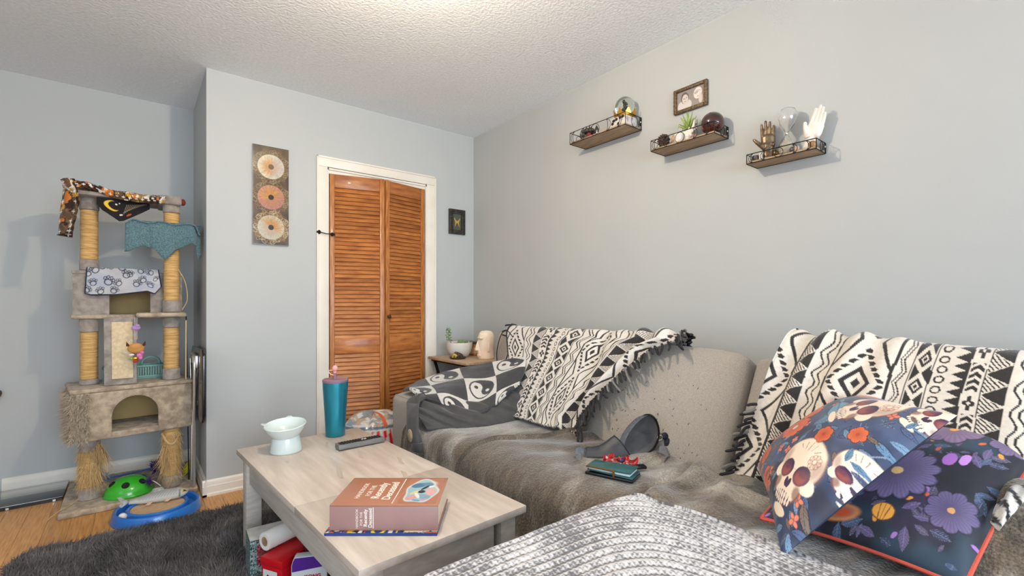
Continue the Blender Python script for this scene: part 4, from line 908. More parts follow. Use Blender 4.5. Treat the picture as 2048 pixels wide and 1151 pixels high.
for sy_, sz_, a0 in ((1, 1, 0), (-1, 1, 90), (-1, -1, 180), (1, -1, 270)):
    for k_ in range(6): a_ = math.radians(a0 + k_ * 18); lp.append(cen + RL @ Vector((-hx_ + .018, sy_ * (hy_ - .03) + .03 * math.cos(a_), sz_ * (hz_ - .03) + .03 * math.sin(a_))))
MB().tube(lp, .0035, 6, closed=True).build('cushion_piping', m_sofa, sofa)

# back line that blankets follow: distance along the cushion from behind the top to the seat
BACK = [(2.06, .80), (2.00, .868), (1.93, .925), (1.872, .937), (1.83, .90), (1.765, .785), (1.70, .67), (1.635, .555), (1.596, .49), (1.56, .474)]
GAPS = ((1.56, .03), (.855, .03), (.08, .03))

# ------------------------------------------------------------------ black and white patterned throws
def aztec(x, y, W):
    """x metres across the bands, y metres along them -> 1 where the weave is dark"""
    tri = lambda t: np.abs((t % 1) - .5) * 2
    E = np.cumsum([0] + W); X = x % E[-1]; out = np.zeros(x.shape, bool)
    def band(i): m = (X >= E[i]) & (X < E[i + 1]); return m, (X - E[i]) / W[i]
    for i in (0, 8):
        m, t = band(i); dx = np.abs(t - .5) * 2; dy = tri(y / .26); q = dx + dy * 1.0
        d = (q < .14) | ((q > .32) & (q < .48)); sw = tri(y / .02) * .1; d |= (q > .72 + sw * .3) & (q < .86 + sw) & (tri(y / .02) > .3); d |= (q > 1.27) & (q < 1.39); d |= (t < .04) | (t > .96)
        out |= m & d
    for i in (1, 9):
        m, t = band(i); d = np.zeros(x.shape, bool)
        for o_ in (.35, .66): d |= np.abs(t - o_ - .14 * np.sin(2 * math.pi * y / .07)) < .05
        out |= m & d
    for i in (2, 10):
        m, t = band(i); q = (y / .06) % 1; a = 1 - np.abs(q - .5) * 2; dark = t < a * .95; hat = (~dark) & (np.sin((t * W[i] * 1.2 + y) * 2 * math.pi / .012) > .25); out |= m & ((dark & (t > .05)) | (hat & (t > a + .06))) | m & (t > .95)
    m, t = band(3); q = (y / .15) % 1; cx = np.abs(t - .5); chev = (np.abs(((q * 7.5 - cx * 1.6) % 1) - .5) < .28) & (q < .55) & (cx < .36); plus = (np.hypot(t - .5, (q - .78) * 2.4) < .34) & ((cx < .11) | (np.abs(q - .78) * 2.4 < .11)) & (np.hypot(t - .5, (q - .78) * 2.4) > .09); out |= m & (chev | plus)
    m, t = band(4); out |= m & (t < .15 + .75 * tri(y / .026))
    m, t = band(5); r = np.hypot((t - .5) * W[5], ((y / .031) % 1 - .5) * .031); out |= m & (r < .0118) & (r > .0074)
    m, t = band(6); dx = np.abs(t - .5) * 2; dy = tri(y / .085); q = dx * .95 + dy; d = (q < .18) | ((q > .34) & (q < .62)) | ((q > 1.06) & (dy > .30) & (dx < .8)) | (t < .06) | (t > .94); out |= m & d
    for i in (7,):
        m, t = band(i); z_ = .18 + .42 * tri(y / .075); out |= m & ((np.abs(t - z_) < .055) | (np.abs(t - z_ - .24) < .045)) | m & (t > .95)
    return out
m_fleece = mat('fleece_print', (1, 1, 1), .95, vc=True, sheen=.4, bump=.5, bscale=320)
def back_blanket(name, nu, nv, yl, yr, w0, w1, off, ph, flipx, amp, seed, w_scale, W):
    s, w = uvgrid(nu, nv); base = path(BACK, 200); seg = np.concatenate([[0], np.cumsum(np.linalg.norm(np.diff(base, axis=0), axis=1))]); tot = seg[-1]
    dist = (w0 + (w1 - w0) * w) * tot
    ed = (fbm(s * 9, s * 0, seed) - .5) * .02
    bx = np.interp(dist, seg, base[:, 0]); bz = np.interp(dist, seg, base[:, 1])
    Y = np.interp(w, *yl) + s * (np.interp(w, *yr) - np.interp(w, *yl)) + ed * w
    tx, tz = np.gradient(bx, axis=1), np.gradient(bz, axis=1); L = np.maximum(np.hypot(tx, tz), 1e-9); nx, nz = tz / L, -tx / L
    flip_ = np.sign(nz + 1e-9 * 0 + (nx < 0) * -0.0)
    nx, nz = -np.abs(nx) * np.where(bz > .90, np.sign(nx) * -1, 1), np.abs(nz)
    h = off + .012 * (1 - np.abs((w - .55) / .55)) 
    for g, dpt in GAPS: h = h - dpt * np.exp(-((Y - g) / .035) ** 2) * sst(.15, .35, w)
    h = h + amp(s, w)
    P = np.stack([bx + nx * h, Y, bz + nz * h], -1)
    xs = (1 - s if flipx else s) * w_scale + ph; ys = dist + .04 * s
    wob = .006 * (fbm(s * 14, w * 10, seed + 3) - .5)
    dark = aztec(xs + wob, ys + wob, W); n_ = fbm(s * 160, w * 110, 5)
    colr = np.where(dark[..., None], np.array(c(50, 47, 46)), np.array(c(222, 216, 208))) * (0.9 + .2 * n_)[..., None]
    return P, colr
P, colr = back_blanket('a', 460, 330, ([0, .3, .5, 1], [2.40, 2.33, 2.22, 2.16]), ([0, .28, .34, .5, .7, .88, 1], [1.20, 1.14, 1.24, 1.33, 1.43, 1.50, 1.47]), .10, .985, .016, .0, False,
    lambda s, w: .010 * (fbm(s * 7, w * 3, 2) - .5) + sst(.66, .9, s) * (.014 * np.sin(s * 62 + w * 3) + .018) * sst(.0, .25, w), 12, 1.25, [.20, .09, .085, .07, .05, .055, .12, .09, .17, .09, .10])
tw1 = thing('patterned_throw', 'black and white geometric throw with dark fringe over the far back cushions', 'throw blanket', (1.75, 1.9, .47))
cloth('fleece', P, m_fleece, tw1, colr, hem=.008)
m_yarn = mat('charcoal_yarn', c(44, 42, 44), .95); m_yarnw = mat('grey_yarn', c(120, 118, 116), .95)
def fringe(par, E, N, dirn, n, l0, l1):
    for i in range(n):
        t = (i + .5) / n; k = int(t * (len(E) - 1)); p = Vector(E[k]) + Vector(N[k]) * .006; d = Vector(dirn(t)); L = rnd.uniform(l0, l1)
        pts = [p]; q = p.copy(); dd = d.normalized()
        for j in range(4):
            dd = (dd + Vector((rnd.uniform(-.5, .35), rnd.uniform(-.6, .6), rnd.uniform(-.6, .35))) * .55).normalized(); q = q + dd * (L / 4); pts.append(q.copy())
        MB().tube(path(pts, 9), [.0055] * 8 + [.003], 6).build('tassel', m_yarn if rnd.random() < .85 else m_yarnw, par)
Nn = -gnormals(P); Nn = Nn * np.sign((Nn[..., :1] * -1 + Nn[..., 2:]))
fringe(tw1, P[-1], Nn[-1], lambda t: (-.35, -.5, -.35 if t > .2 else .2), 58, .045, .095)
fringe(tw1, P[0][:120], Nn[0][:120], lambda t: (-.2, .5, .1), 7, .02, .04)
P, colr = back_blanket('b', 470, 330, ([0, .25, .45, 1], [.72, .70, .735, .785]), ([0, 1], [-.5, -.5]), .06, .93, .022, .2714, True,
    lambda s, w: .012 * (fbm(s * 7 + 5, w * 3, 9) - .5) + (1 - sst(.10, .36, s)) * (.014 * np.sin(s * 75 + w * 4) + .016) * sst(.0, .3, w) + .014 * np.exp(-((w - .22 - .1 * s) / .05) ** 2) * (1 - sst(.2, .5, s)), 31, 1.22, [.16, .05, .05, .033, .036, .036, .05, .036, .16, .05, .05])
tw2 = thing('patterned_throw', 'cream and black geometric throw over the back cushions behind the skull pillows', 'throw blanket', (1.75, .2, .47))
cloth('fleece', P, m_fleece, tw2, np.clip(colr * np.array([1.03, .99, .93]), 0, 1), hem=.008)
Nn = -gnormals(P); Nn = Nn * np.sign((Nn[..., :1] * -1 + Nn[..., 2:]))
fringe(tw2, P[0][210:], Nn[0][210:], lambda t: (-.5, .5, -.1), 16, .035, .06)
# crumpled corner of that throw sticking out beside the front pillow
f = MB(); u, w = uvgrid(40, 24); Pth = path([(1.50, .150, .60), (1.535, .140, .632), (1.58, .128, .65), (1.62, .112, .658), (1.66, .095, .65)], 40); rr = np.interp(u, [0, .3, .7, .85, 1], [.012, .018, .021, .030, .008]) * (1 + .25 * np.sin(w * 20 + u * 9)); an = w * 2 * math.pi
Pq = Pth[:, None, :] + np.stack([np.cos(an) * rr * .7, np.cos(an) * rr * .7, np.sin(an) * rr * .7], -1)
dk = (np.sin(u * 26 + w * 6) > .45); cloth('crumpled_corner', Pq, m_fleece, tw2, np.where(dk[..., None], np.array(c(48, 46, 46)), np.array(c(220, 215, 208))), hem=.001)

# ------------------------------------------------------------------ plush throws on the seat
m_fur = mat('taupe_plush', c(150, 148, 146), .85, vc=True, col2=c(255, 255, 255), vscale=160, vlo=.3, vhi=.7, stretch=(1.6, 1, 1), detail=5, sheen=.7, bump=1.0, bscale=120)
def furcol(x, y, seed, warm=0):
    n = fbm(x * 5, y * 5, seed, 4); st = fbm(x * 60, y * 16, seed + 2, 2); f = sst(.36, .66, n)[..., None]
    a, b = np.array(c(118, 106, 92)), np.array(c(194, 188, 178)); cc = a * (1 - f) + b * f  # noisy pale patches put the sheen of the nap into the colour
    return cc * (.72 + .56 * st)[..., None] * (.9 + .2 * vn(x * 240, y * 240, seed))[..., None]
def seat_sheet(yl, yr, nu, nv, off, seed, drop, wr, back=1.66):
    prof = path([(back, SZ + .02), (1.5, SZ + .006), (1.32, SZ + .004), (1.205, SZ - .002), (1.166, SZ - .03), (1.152, SZ - .1), (1.146, .2), (1.142, drop)], 200)
    seg = np.concatenate([[0], np.cumsum(np.linalg.norm(np.diff(prof, axis=0), axis=1))]); s, w = uvgrid(nu, nv); d = w * seg[-1]
    bx, bz = np.interp(d, seg, prof[:, 0]), np.interp(d, seg, prof[:, 1]); Y = np.interp(w, *yl) + s * (np.interp(w, *yr) - np.interp(w, *yl))
    fr = sst(.45, .62, w); h = off + wr(s, w, Y) + fr * (.05 * (fbm(Y * 9, w * 1.5, seed + 5, 2) - .35) * sst(.5, .9, w) + .012)
    P = np.stack([bx - h * fr, Y, bz + h * (1 - fr)], -1); return P, furcol(Y * 1.0, d, seed), s, w
P, cc, s, w = seat_sheet(([0, 1], [2.35, 2.34]), ([0, 1], [1.42, 1.60]), 220, 200, .012, 3, .09, lambda s, w, Y: .014 * (fbm(s * 5, w * 5, 4) - .5))
o = cloth('plush_throw', P, m_fur, None, cc, hem=.012); tag(o, 'taupe plush throw covering the seat beside the sofa arm', 'throw blanket')
def wrB(s, w, Y): return .022 * (fbm(s * 4 + 3, w * 4, 7) - .45) + -.02 * sst(.9, 1, s) + .01 * np.sin(s * 20 + w * 14) * (1 - sst(.3, .6, w)) * .5
P, cc, s, w = seat_sheet(([0, .25, .5, .62, 1], [1.50, 1.58, 1.70, 1.76, 1.80]), ([0, .3, .6, 1], [.94, .90, .90, .925]), 240, 220, .027, 8, .07, wrB)
o = cloth('plush_throw', P, m_fur, None, cc, hem=.022); tag(o, 'taupe plush throw in the middle of the seat under the bag and wallet', 'throw blanket')
# corner throw with long creases, and its bunched-up edge
nu, nv = 260, 220; s, w = uvgrid(nu, nv); X = 1.16 + .62 * s; ridge = .90 + .13 * s + .02 * np.sin(s * 7); Y = ridge + (-.55 - ridge) * w
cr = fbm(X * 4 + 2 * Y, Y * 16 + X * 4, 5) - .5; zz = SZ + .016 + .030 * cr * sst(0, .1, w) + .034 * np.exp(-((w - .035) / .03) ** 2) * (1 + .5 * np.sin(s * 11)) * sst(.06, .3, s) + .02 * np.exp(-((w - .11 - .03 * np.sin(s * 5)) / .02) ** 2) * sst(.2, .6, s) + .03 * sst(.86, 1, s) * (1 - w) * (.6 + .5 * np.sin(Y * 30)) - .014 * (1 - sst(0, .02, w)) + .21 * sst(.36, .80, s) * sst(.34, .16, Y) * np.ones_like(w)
cc = furcol(X, Y, 17) * (.8 + .55 * sst(-.15, .2, cr))[..., None] * np.where(s[..., None] > 0, np.array([1.0, .99, .97]), 1)  # creases darker, ridges paler: fold shading put into the colour
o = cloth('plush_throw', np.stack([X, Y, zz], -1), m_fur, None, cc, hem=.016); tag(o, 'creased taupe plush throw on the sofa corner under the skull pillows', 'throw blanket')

# ------------------------------------------------------------------ knitted blanket on the chaise
nu, nv = 420, 420; s, w = uvgrid(nu, nv); Xf = .40 + .815 * s; Yf = .975 - 1.25 * w
Xf = Xf + .02 * np.sin(w * 6) * s + .05 * w * s; Yf = Yf - .02 * (1 - w) * np.sin(s * 3.1) + .0
top = SZ + .054; dz = np.clip((Yf - .905) / .07, 0, 1); dzx = np.clip((.50 - Xf) / .1, 0, 1)
zz = top - .10 * dz ** 2 - .12 * dzx ** 2 + .016 * (fbm(Xf * 4, Yf * 4, 3) - .5) - .012 * sst(.93, 1, s)
g = -np.log(np.exp(-(.99 - Yf) * 9) + np.exp(-(1.28 - Xf) * 9)) / 9; t = g / .025; along = Xf - Yf * .9 + .02 * fbm(Xf * 6, Yf * 6, 2)
zig = np.abs((along / .016) % 1 - .5) * 2; rib = .5 + .5 * np.cos(2 * math.pi * (2 * t + .55 * zig))
zz = zz + .0035 * (.5 + .5 * np.cos(2 * math.pi * t))
nse = vn(along * 90, t * 4, 4); nse2 = vn(Xf * 330, Yf * 330, 14); big = fbm(Xf * 7, Yf * 7, 6); v = .12 + .46 * rib + .42 * (nse - .3) + .2 * (nse2 - .5) + .5 * (big - .5) + .16 * np.cos(2 * math.pi * t)
light = sst(.25, .72, v)[..., None]; cc = np.array(c(104, 102, 106)) * (1 - light) + np.array(c(220, 218, 219)) * light
kb_ = cloth('knit_blanket', np.stack([Xf, Yf, zz], -1), mat('marled_knit', (1, 1, 1), .95, vc=True, sheen=.3, bump=.5, bscale=300), None, cc, hem=.007, flip=False); tag(kb_, 'chunky grey and white marled knit blanket over the chaise', 'blanket')

# ------------------------------------------------------------------ skull pillows
def pillow(name, A, B, C_, D, T, n, m, parent, col, ears=.03, nb=60, back=.3):
    """A..D corners: A (u0,w0) B (u1,w0) C (u0,w1) D (u1,w1); the front bulges along the side facing up"""
    A, B, C_, D = [np.array(q, float) for q in (A, B, C_, D)]
    nrm = np.cross(B - A, C_ - A); nrm = nrm / np.linalg.norm(nrm)
    def sheet(k, sg):
        u, w = uvgrid(k, k); pu = .5 - .5 * np.cos(u * math.pi); pw = .5 - .5 * np.cos(w * math.pi); pu = .5 * u + .5 * pu; pw = .5 * w + .5 * pw
        a, b = 2 * pu - 1, 2 * pw - 1
        su = pu + np.sign(a) * -1 * ears * np.abs(a) * (1 - b * b); sw = pw + np.sign(b) * -1 * ears * np.abs(b) * (1 - a * a)
        P = A * ((1 - su) * (1 - sw))[..., None] + B * (su * (1 - sw))[..., None] + C_ * ((1 - su) * sw)[..., None] + D * (su * sw)[..., None]
        h = T * (np.clip(1 - np.abs(a) ** 2.6, 0, 1) * np.clip(1 - np.abs(b) ** 2.6, 0, 1)) ** .55
        h = h * (1 + .08 * (fbm(u * 5, w * 5, 3) - .5)) + .004 * np.sin(u * 21 + w * 9) * np.clip(1 - b * b, 0, 1) * np.abs(a) ** 3
        return P + nrm * (h * sg)[..., None], pu, pw
    P, pu, pw = sheet(n, 1); Q, _, _ = sheet(nb, -back)
    F = gridfaces(n, n); o1 = mesh_obj('front_panel', P.reshape(-1, 3), F, m, parent, angle=180, col=col.reshape(-1, 3))
    mesh_obj('back_panel', Q.reshape(-1, 3), gridfaces(nb, nb)[:, ::-1], mat('pillow_back', c(46, 52, 70), .8), parent, angle=180)
    return P
def cuscol(cv, n):                                  # resample a canvas on the pillow's own spacing
    u = np.linspace(0, 1, n); pu = .5 * u + .5 * (.5 - .5 * np.cos(u * math.pi)); k = cv.C.shape[0] - 1; i = np.clip((pu * k).round().astype(int), 0, k); return cv.C[np.ix_(i, i)]
NB_ = 430
cv = Canvas(NB_, NB_, c(58, 70, 98)); nn = fbm(cv.U * 5, cv.W * 5, 2); cv.mix(sst(.4, .7, nn), c(80, 94, 126)); cv.mix(sst(.5, .75, fbm(cv.U * 5 + 4, cv.W * 5, 6)) * .8, c(50, 46, 56))
cv.mix(sst(.55, 1.0, cv.W) * .65, c(92, 84, 82))
lc = [(c(104, 138, 166), c(46, 62, 88)), (c(84, 98, 132), c(44, 52, 80)), (c(122, 104, 94), c(66, 54, 54)), (c(120, 152, 178), c(60, 84, 112)), (c(70, 76, 104), c(130, 146, 172))]
r2 = random.Random(5)
for i in range(230):
    a, b = lc[i % 5]; l = r2.uniform(.022, .05); x, y, q = r2.random(), r2.random(), r2.uniform(0, 6.28); cv.leaf(x, y, l * 1.08, l * .5, q, tuple(k * .35 for k in b), b); cv.leaf(x, y, l, l * .42, q, a, b)
for i in range(40):
    x, y, q = r2.random(), r2.random(), r2.uniform(0, 6)
    for k in range(4): cv.ell(x + .016 * math.cos(k * 1.57 + q), y + .016 * math.sin(k * 1.57 + q), .016, .012, c(110, 44, 40), k * 1.57 + q, .2); cv.ell(x + .016 * math.cos(k * 1.57 + q), y + .016 * math.sin(k * 1.57 + q), .0135, .0095, c(222, 132, 108), k * 1.57 + q, .25)
for i in range(14):
    x, y, q = r2.random(), r2.random() * .8, r2.uniform(0, 6); cv.line(x, y, x + .07 * math.cos(q), y + .07 * math.sin(q), .003, c(156, 168, 190), .7)
cor, cor2, cen = c(226, 112, 72), c(130, 44, 34), c(206, 206, 206)
cv.leaf(.70, .50, .13, .085, 1.1, c(40, 58, 82), c(30, 46, 66)); cv.leaf(.70, .50, .12, .075, 1.1, c(116, 160, 186), c(58, 92, 120)); cv.leaf(.60, .44, .09, .05, 2.4, c(98, 134, 164), c(50, 76, 104))
bone, shd, dkc, glw = c(246, 226, 204), c(128, 86, 76), c(66, 46, 78), c(160, 84, 74)
cv.skull(.80, .36, .29, -1.95, bone, shd, dkc, glw); cv.skull(.25, .23, .28, -1.3, bone, shd, dkc, glw); cv.skull(.50, .93, .13, -1.7, bone, shd, dkc, glw); cv.skull(.46, .0, .17, -1.2, bone, shd, dkc, glw); cv.skull(.93, .03, .17, -1.9, bone, shd, dkc, glw)
for (x, y, r, n) in ((.42, .66, .115, 11), (.58, .74, .085, 8), (.30, .84, .085, 7), (.72, .82, .06, 8), (.14, .74, .07, 7), (.84, .88, .06, 9), (.93, .66, .055, 6), (.08, .52, .06, 7), (.52, .30, .06, 6), (.64, .14, .05, 6), (.05, .88, .06, 7)): cv.flower(x, y, r, n, cor, cor2, cen if n > 8 else c(180, 70, 46), x * 9)
for i in range(60):
    x, y = r2.random(), r2.random()
    if min(math.hypot(x - .80, y - .36), math.hypot(x - .25, y - .23)) < .27: continue
    a, b = lc[i % 5]; l = r2.uniform(.02, .04); q = r2.uniform(0, 6.28); cv.leaf(x, y, l, l * .42, q, a, b)
m_satin = mat('satin_print', (1, 1, 1), .5, vc=True, sheen=.2, spec=.35)
pl1 = thing('throw_pillow', 'slate blue pillow printed with skulls and coral flowers, leaning on another pillow', 'pillow', (1.5, .45, .5))
pillow('p', (1.195, .475, .492), (1.49, .212, .835), (1.55, .69, .575), (1.885, .48, .785), .105, NB_, m_satin, pl1, cuscol(cv, NB_))
cv = Canvas(NB_, NB_, c(26, 28, 40)); nn = fbm(cv.U * 4, cv.W * 4, 12); cv.mix(sst(.42, .7, nn), c(40, 62, 80)); cv.mix(sst(.5, .72, fbm(cv.U * 4 + 3, cv.W * 4, 8)) * .7, c(62, 48, 78))
for i in range(150): l = r2.uniform(.02, .055); cv.leaf(r2.random(), r2.random(), l, l * .45, r2.uniform(0, 6.28), [c(62, 86, 112), c(92, 78, 116), c(78, 72, 92), c(50, 60, 84)][i % 4], c(130, 124, 158))
for i in range(46): x, y = r2.random(), r2.random(); cv.ell(x, y, .010, .017, [c(236, 156, 60), c(170, 118, 192), c(212, 98, 58)][i % 3], r2.uniform(0, 3), .2)
for (x, y, r, n, a, b, d) in ((.56, .42, .19, 13, c(120, 106, 148), c(58, 50, 82), c(240, 196, 130)), (.66, .84, .14, 7, c(136, 112, 146), c(70, 56, 86), c(232, 156, 66)), (.42, .78, .11, 8, c(156, 104, 200), c(74, 44, 112), c(244, 196, 100)), (.86, .28, .11, 9, c(106, 94, 134), c(54, 46, 76), c(216, 156, 96)), (.24, .20, .10, 8, c(216, 130, 92), c(120, 50, 36), c(244, 196, 136)), (.92, .82, .10, 8, c(124, 106, 142), c(62, 54, 80), c(236, 176, 96)), (.12, .60, .09, 7, c(222, 98, 54), c(116, 42, 28), c(244, 176, 86)), (.5, .98, .08, 7, c(232, 138, 58), c(126, 56, 26), c(250, 214, 126))): cv.flower(x, y, r, n, a, b, d, x * 5, .16)
for (x, y, q) in ((.36, .60, .7), (.30, .34, 1.2), (.40, .10, .2)):
    cv.ell(x, y, .10, .045, c(232, 150, 80), q, .2); cv.ell(x, y, .085, .035, c(172, 110, 88), q, .3); cv.ell(x + .02, y, .04, .02, c(206, 84, 44), q, .3)
cv.ell(.60, .16, .055, .048, c(120, 62, 24)); cv.ell(.60, .16, .05, .043, c(240, 168, 72))
for k in (-.025, 0, .025): cv.line(.60 + k * .5, .12, .60 + k, .20, .003, c(150, 86, 36))
cv.ell(.74, .58, .03, .045, c(178, 110, 200)); cv.ell(.80, .60, .022, .04, c(206, 146, 222)); cv.skull(.10, .38, .24, .5, c(214, 166, 136), c(110, 58, 44), c(26, 24, 30), c(200, 90, 44))
pl2 = thing('throw_pillow', 'black pillow with purple flowers and coral piping behind the slate blue pillow', 'pillow', (1.6, .35, .5))
P2 = pillow('p', (1.372, .60, .492), (1.372, .185, .492), (1.80, .53, .735), (1.83, .075, .765), .075, NB_, mat('velvet_print', (1, 1, 1), .55, vc=True, sheen=.5), pl2, cuscol(cv, NB_))
edge = np.concatenate([P2[:, 0], P2[-1, 1:], P2[::-1, -1][1:], P2[0, ::-1][1:-1]])[::9]
MB().tube([tuple(q) for q in edge], .0055, 8, closed=True).build('piping', mat('coral_piping', c(206, 88, 70), .7), pl2)
# ------------------------------------------------------------------ jacket and yin-yang blanket on the sofa arm
m_jack = mat('charcoal_cotton', c(66, 65, 64), .85, col2=c(74, 73, 72), vscale=12, sheen=.3, bump=.25, bscale=60)
jk = thing('jacket', 'charcoal grey jacket heaped on the seat with a sleeve over the sofa arm', 'jacket', (1.4, 2.1, .47))
P = net([[(1.20, 2.40, .595), (1.44, 2.27, .60), (1.69, 2.05, .70)], [(1.145, 2.28, .575), (1.35, 2.07, .545), (1.655, 1.985, .62)], [(1.135, 2.20, .52), (1.345, 2.02, .505), (1.645, 1.955, .54)], [(1.15, 2.13, .462), (1.37, 1.985, .47), (1.64, 1.94, .475)]], 90, 130)
u, w = uvgrid(90, 130); cr = np.sin((w * 1.3 - u * .9) * 26 + 3 * fbm(u * 4, w * 4, 5)) * (.4 + .6 * fbm(u * 3, w * 3, 8)); P += gnormals(P) * (.012 * cr * np.sin(u * math.pi) ** .7)[..., None]
cloth('body', P, m_jack, jk, hem=.02)
Pt = path([(1.21, 2.31, .59), (1.15, 2.262, .585), (1.115, 2.215, .535), (1.10, 2.17, .455), (1.102, 2.14, .395)], 60); a, b = uvgrid(60, 36); an = b * 2 * math.pi
rr = np.interp(a, [0, .2, .6, .9, 1], [.05, .058, .05, .05, .042]) * (1 + .10 * np.sin(an * 3 + a * 9) + .18 * (fbm(a * 7, b * 6, 4) - .5))
P = Pt[:, None, :] + np.stack([np.cos(an) * rr * .45 - .12 * rr, np.sin(an) * rr, np.cos(an) * rr * .35], -1); slv = cloth('sleeve', P, m_jack, jk, hem=.004)
MB().lathe([(.0, -.01), (.046, -.01), (.05, .0), (.05, .03), (.046, .036), (.0, .036)], 20, (1.098, 2.137, .372), sx=.5, sy=.95).build('cuff', m_jack, slv)
MB().ball((1.072, 2.165, .435), (.007, .026, .034), 12, 8).build('elbow_patch', mat('tan_leather', c(150, 130, 104), .7, col2=c(174, 156, 130), vscale=60), slv)

nu, nv = 170, 260
P = net([[(1.185, 2.485, .612), (1.33, 2.52, .65), (1.5, 2.461, .694), (1.72, 2.04, .799)], [(1.19, 2.41, .622), (1.30, 2.33, .635), (1.44, 2.22, .645), (1.69, 2.005, .745)], [(1.20, 2.33, .612), (1.29, 2.20, .595), (1.41, 2.12, .585), (1.655, 1.985, .70)], [(1.206, 2.287, .594), (1.30, 2.14, .555), (1.40, 2.01, .528), (1.60, 1.985, .655)]], nu, nv)
u, w = uvgrid(nu, nv); P[..., 2] += .012 * (fbm(u * 4, w * 5, 6) - .5) + .010 * np.sin(w * 13 + u * 5) * np.sin(u * math.pi)
gx, gy = w * 3.7 + .25, u * 2.4 + .1; ix, iy = np.floor(gx), np.floor(gy); fx, fy = gx - ix - .5, gy - iy - .5; lightc = ((ix + iy) % 2) == 1
R = np.hypot(fx, fy); circ = R < .40; rot = .5; qx, qy = fx * math.cos(rot) + fy * math.sin(rot), -fx * math.sin(rot) + fy * math.cos(rot)
yin = (qy < 0); yin = np.where(np.hypot(qx - .2, qy) < .2, True, yin); yin = np.where(np.hypot(qx + .2, qy) < .2, False, yin)
yin = np.where(np.hypot(qx - .2, qy) < .065, False, yin); yin = np.where(np.hypot(qx + .2, qy) < .065, True, yin); ringm = (R > .36) & (R < .41)
dark = np.where(lightc, (circ & yin) | ringm, True) ; dark |= (u < .0)
tx = fbm(u * 120, w * 160, 3); colr = np.where(dark[..., None], np.array(c(62, 61, 63)), np.array(c(206, 202, 196))) * (.82 + .36 * tx)[..., None]
yy = cloth('yin_yang_blanket', P, mat('terry_print', (1, 1, 1), .95, vc=True, sheen=.4, bump=.8, bscale=260), None, colr, hem=.016); tag(yy, 'charcoal and white yin yang checked blanket spread over sofa arm and jacket', 'blanket')

# ------------------------------------------------------------------ bag, keys and wallet on the seat
m_nyl = mat('dark_nylon', c(54, 56, 62), .5, col2=c(64, 66, 72), vscale=30, sheen=.2); m_web = mat('grey_webbing', c(112, 114, 118), .6, bump=.5, bscale=300, col2=c(94, 96, 100), vscale=80)
hbag = thing('waist_bag', 'dark grey nylon waist bag gaping open against the back cushion', 'bag', (1.56, 1.17, .48))
Uc = Vector((.70, -.70, .04)).normalized(); Wc = Vector((.10, -.10, .99)).normalized(); Nc = Wc.cross(Uc) * -1; Cb = Vector((1.585, 1.155, .565))
if Nc.dot(Vector((-1, -1, 0))) < 0: Nc = -Nc
def egg(t): return (.066 * math.cos(t) * (1 - .22 * math.sin(t)) + .012 * math.sin(t), .086 * math.sin(t))
r_, t_ = uvgrid(30, 60); ex = np.vectorize(lambda t: egg(t)[0])(t_ * 2 * math.pi); ey = np.vectorize(lambda t: egg(t)[1])(t_ * 2 * math.pi)
dep = -.045 * (1 - r_ ** 2) + .006 * np.sin(t_ * 25) * r_ * (1 - r_)
P = np.array(Cb)[None, None] + (ex * r_)[..., None] * np.array(Uc) + (ey * r_)[..., None] * np.array(Wc) + dep[..., None] * np.array(Nc)
mesh_obj('lining', P.reshape(-1, 3), gridfaces(30, 60), mat('grey_lining', c(100, 98, 100), .7, col2=c(76, 76, 80), vscale=14), hbag, angle=180)
dep2 = -.062 * (1 - r_ ** 2) - .002; P = np.array(Cb)[None, None] + (ex * r_ * 1.02)[..., None] * np.array(Uc) + (ey * r_ * 1.02)[..., None] * np.array(Wc) + dep2[..., None] * np.array(Nc)
mesh_obj('shell', P.reshape(-1, 3), gridfaces(30, 60), m_nyl, hbag, angle=180)
MB().tube([Cb + Uc * egg(t)[0] + Wc * egg(t)[1] for t in np.linspace(0, 2 * math.pi, 48, endpoint=False)], .004, 8, closed=True).build('zip_edge', m_black, hbag)
def ribbon(nm, pts, wd, wdir, m, par, n=40, th=.003):
    Pp = path(pts, n); W_ = Vector(wdir).normalized(); s, w = uvgrid(n, 5); P = Pp[:, None, :] + ((w - .5) * wd)[..., None] * np.array(W_); return cloth(nm, P, m, par, hem=th)
ribbon('webbing_band', [Cb + Uc * (egg(t)[0] - .004) + Wc * egg(t)[1] + Nc * .006 for t in np.linspace(3.9, 1.75, 12)], .024, Uc, m_web, hbag)
P = net([[(1.515, 1.235, .56), (1.455, 1.265, .52), (1.42, 1.30, .51)], [(1.515, 1.20, .54), (1.45, 1.245, .51), (1.40, 1.29, .505)], [(1.53, 1.17, .495), (1.46, 1.21, .49), (1.395, 1.275, .487)]], 30, 40); cloth('hip_wing', P, m_nyl, hbag, hem=.008)
ribbon('strap', [(1.40, 1.285, .50), (1.37, 1.30, .515), (1.355, 1.30, .50), (1.37, 1.28, .487)], .03, (.3, .3, .9), m_web, hbag)
ribbon('strap', [(1.62, 1.10, .52), (1.625, 1.075, .515), (1.61, 1.055, .492), (1.58, 1.05, .488)], .036, (.5, .1, .6), m_web, hbag)
MB().ball((1.665, 1.085, .535), (.02, .02, .028), 14, 10).ball((1.655, 1.095, .565), (.013, .013, .015), 12, 8).build('pom_charm', mat('navy_fluff', c(38, 40, 52), .9, bump=1, bscale=200), hbag)
MB().tube(arc((1.635, 1.105, .56), Uc, Wc, .01, 0, 6.0, 16), .0015, 6).build('key_ring', m_chrome, hbag)
ly = thing('lanyard', 'red and white lanyard with key rings beside the wallet', 'lanyard', (1.42, 1.13, .487))
m_redr = mat('red_ribbon', c(212, 44, 44), .6, col2=c(236, 190, 180), vscale=70, vlo=.55, vhi=.62)
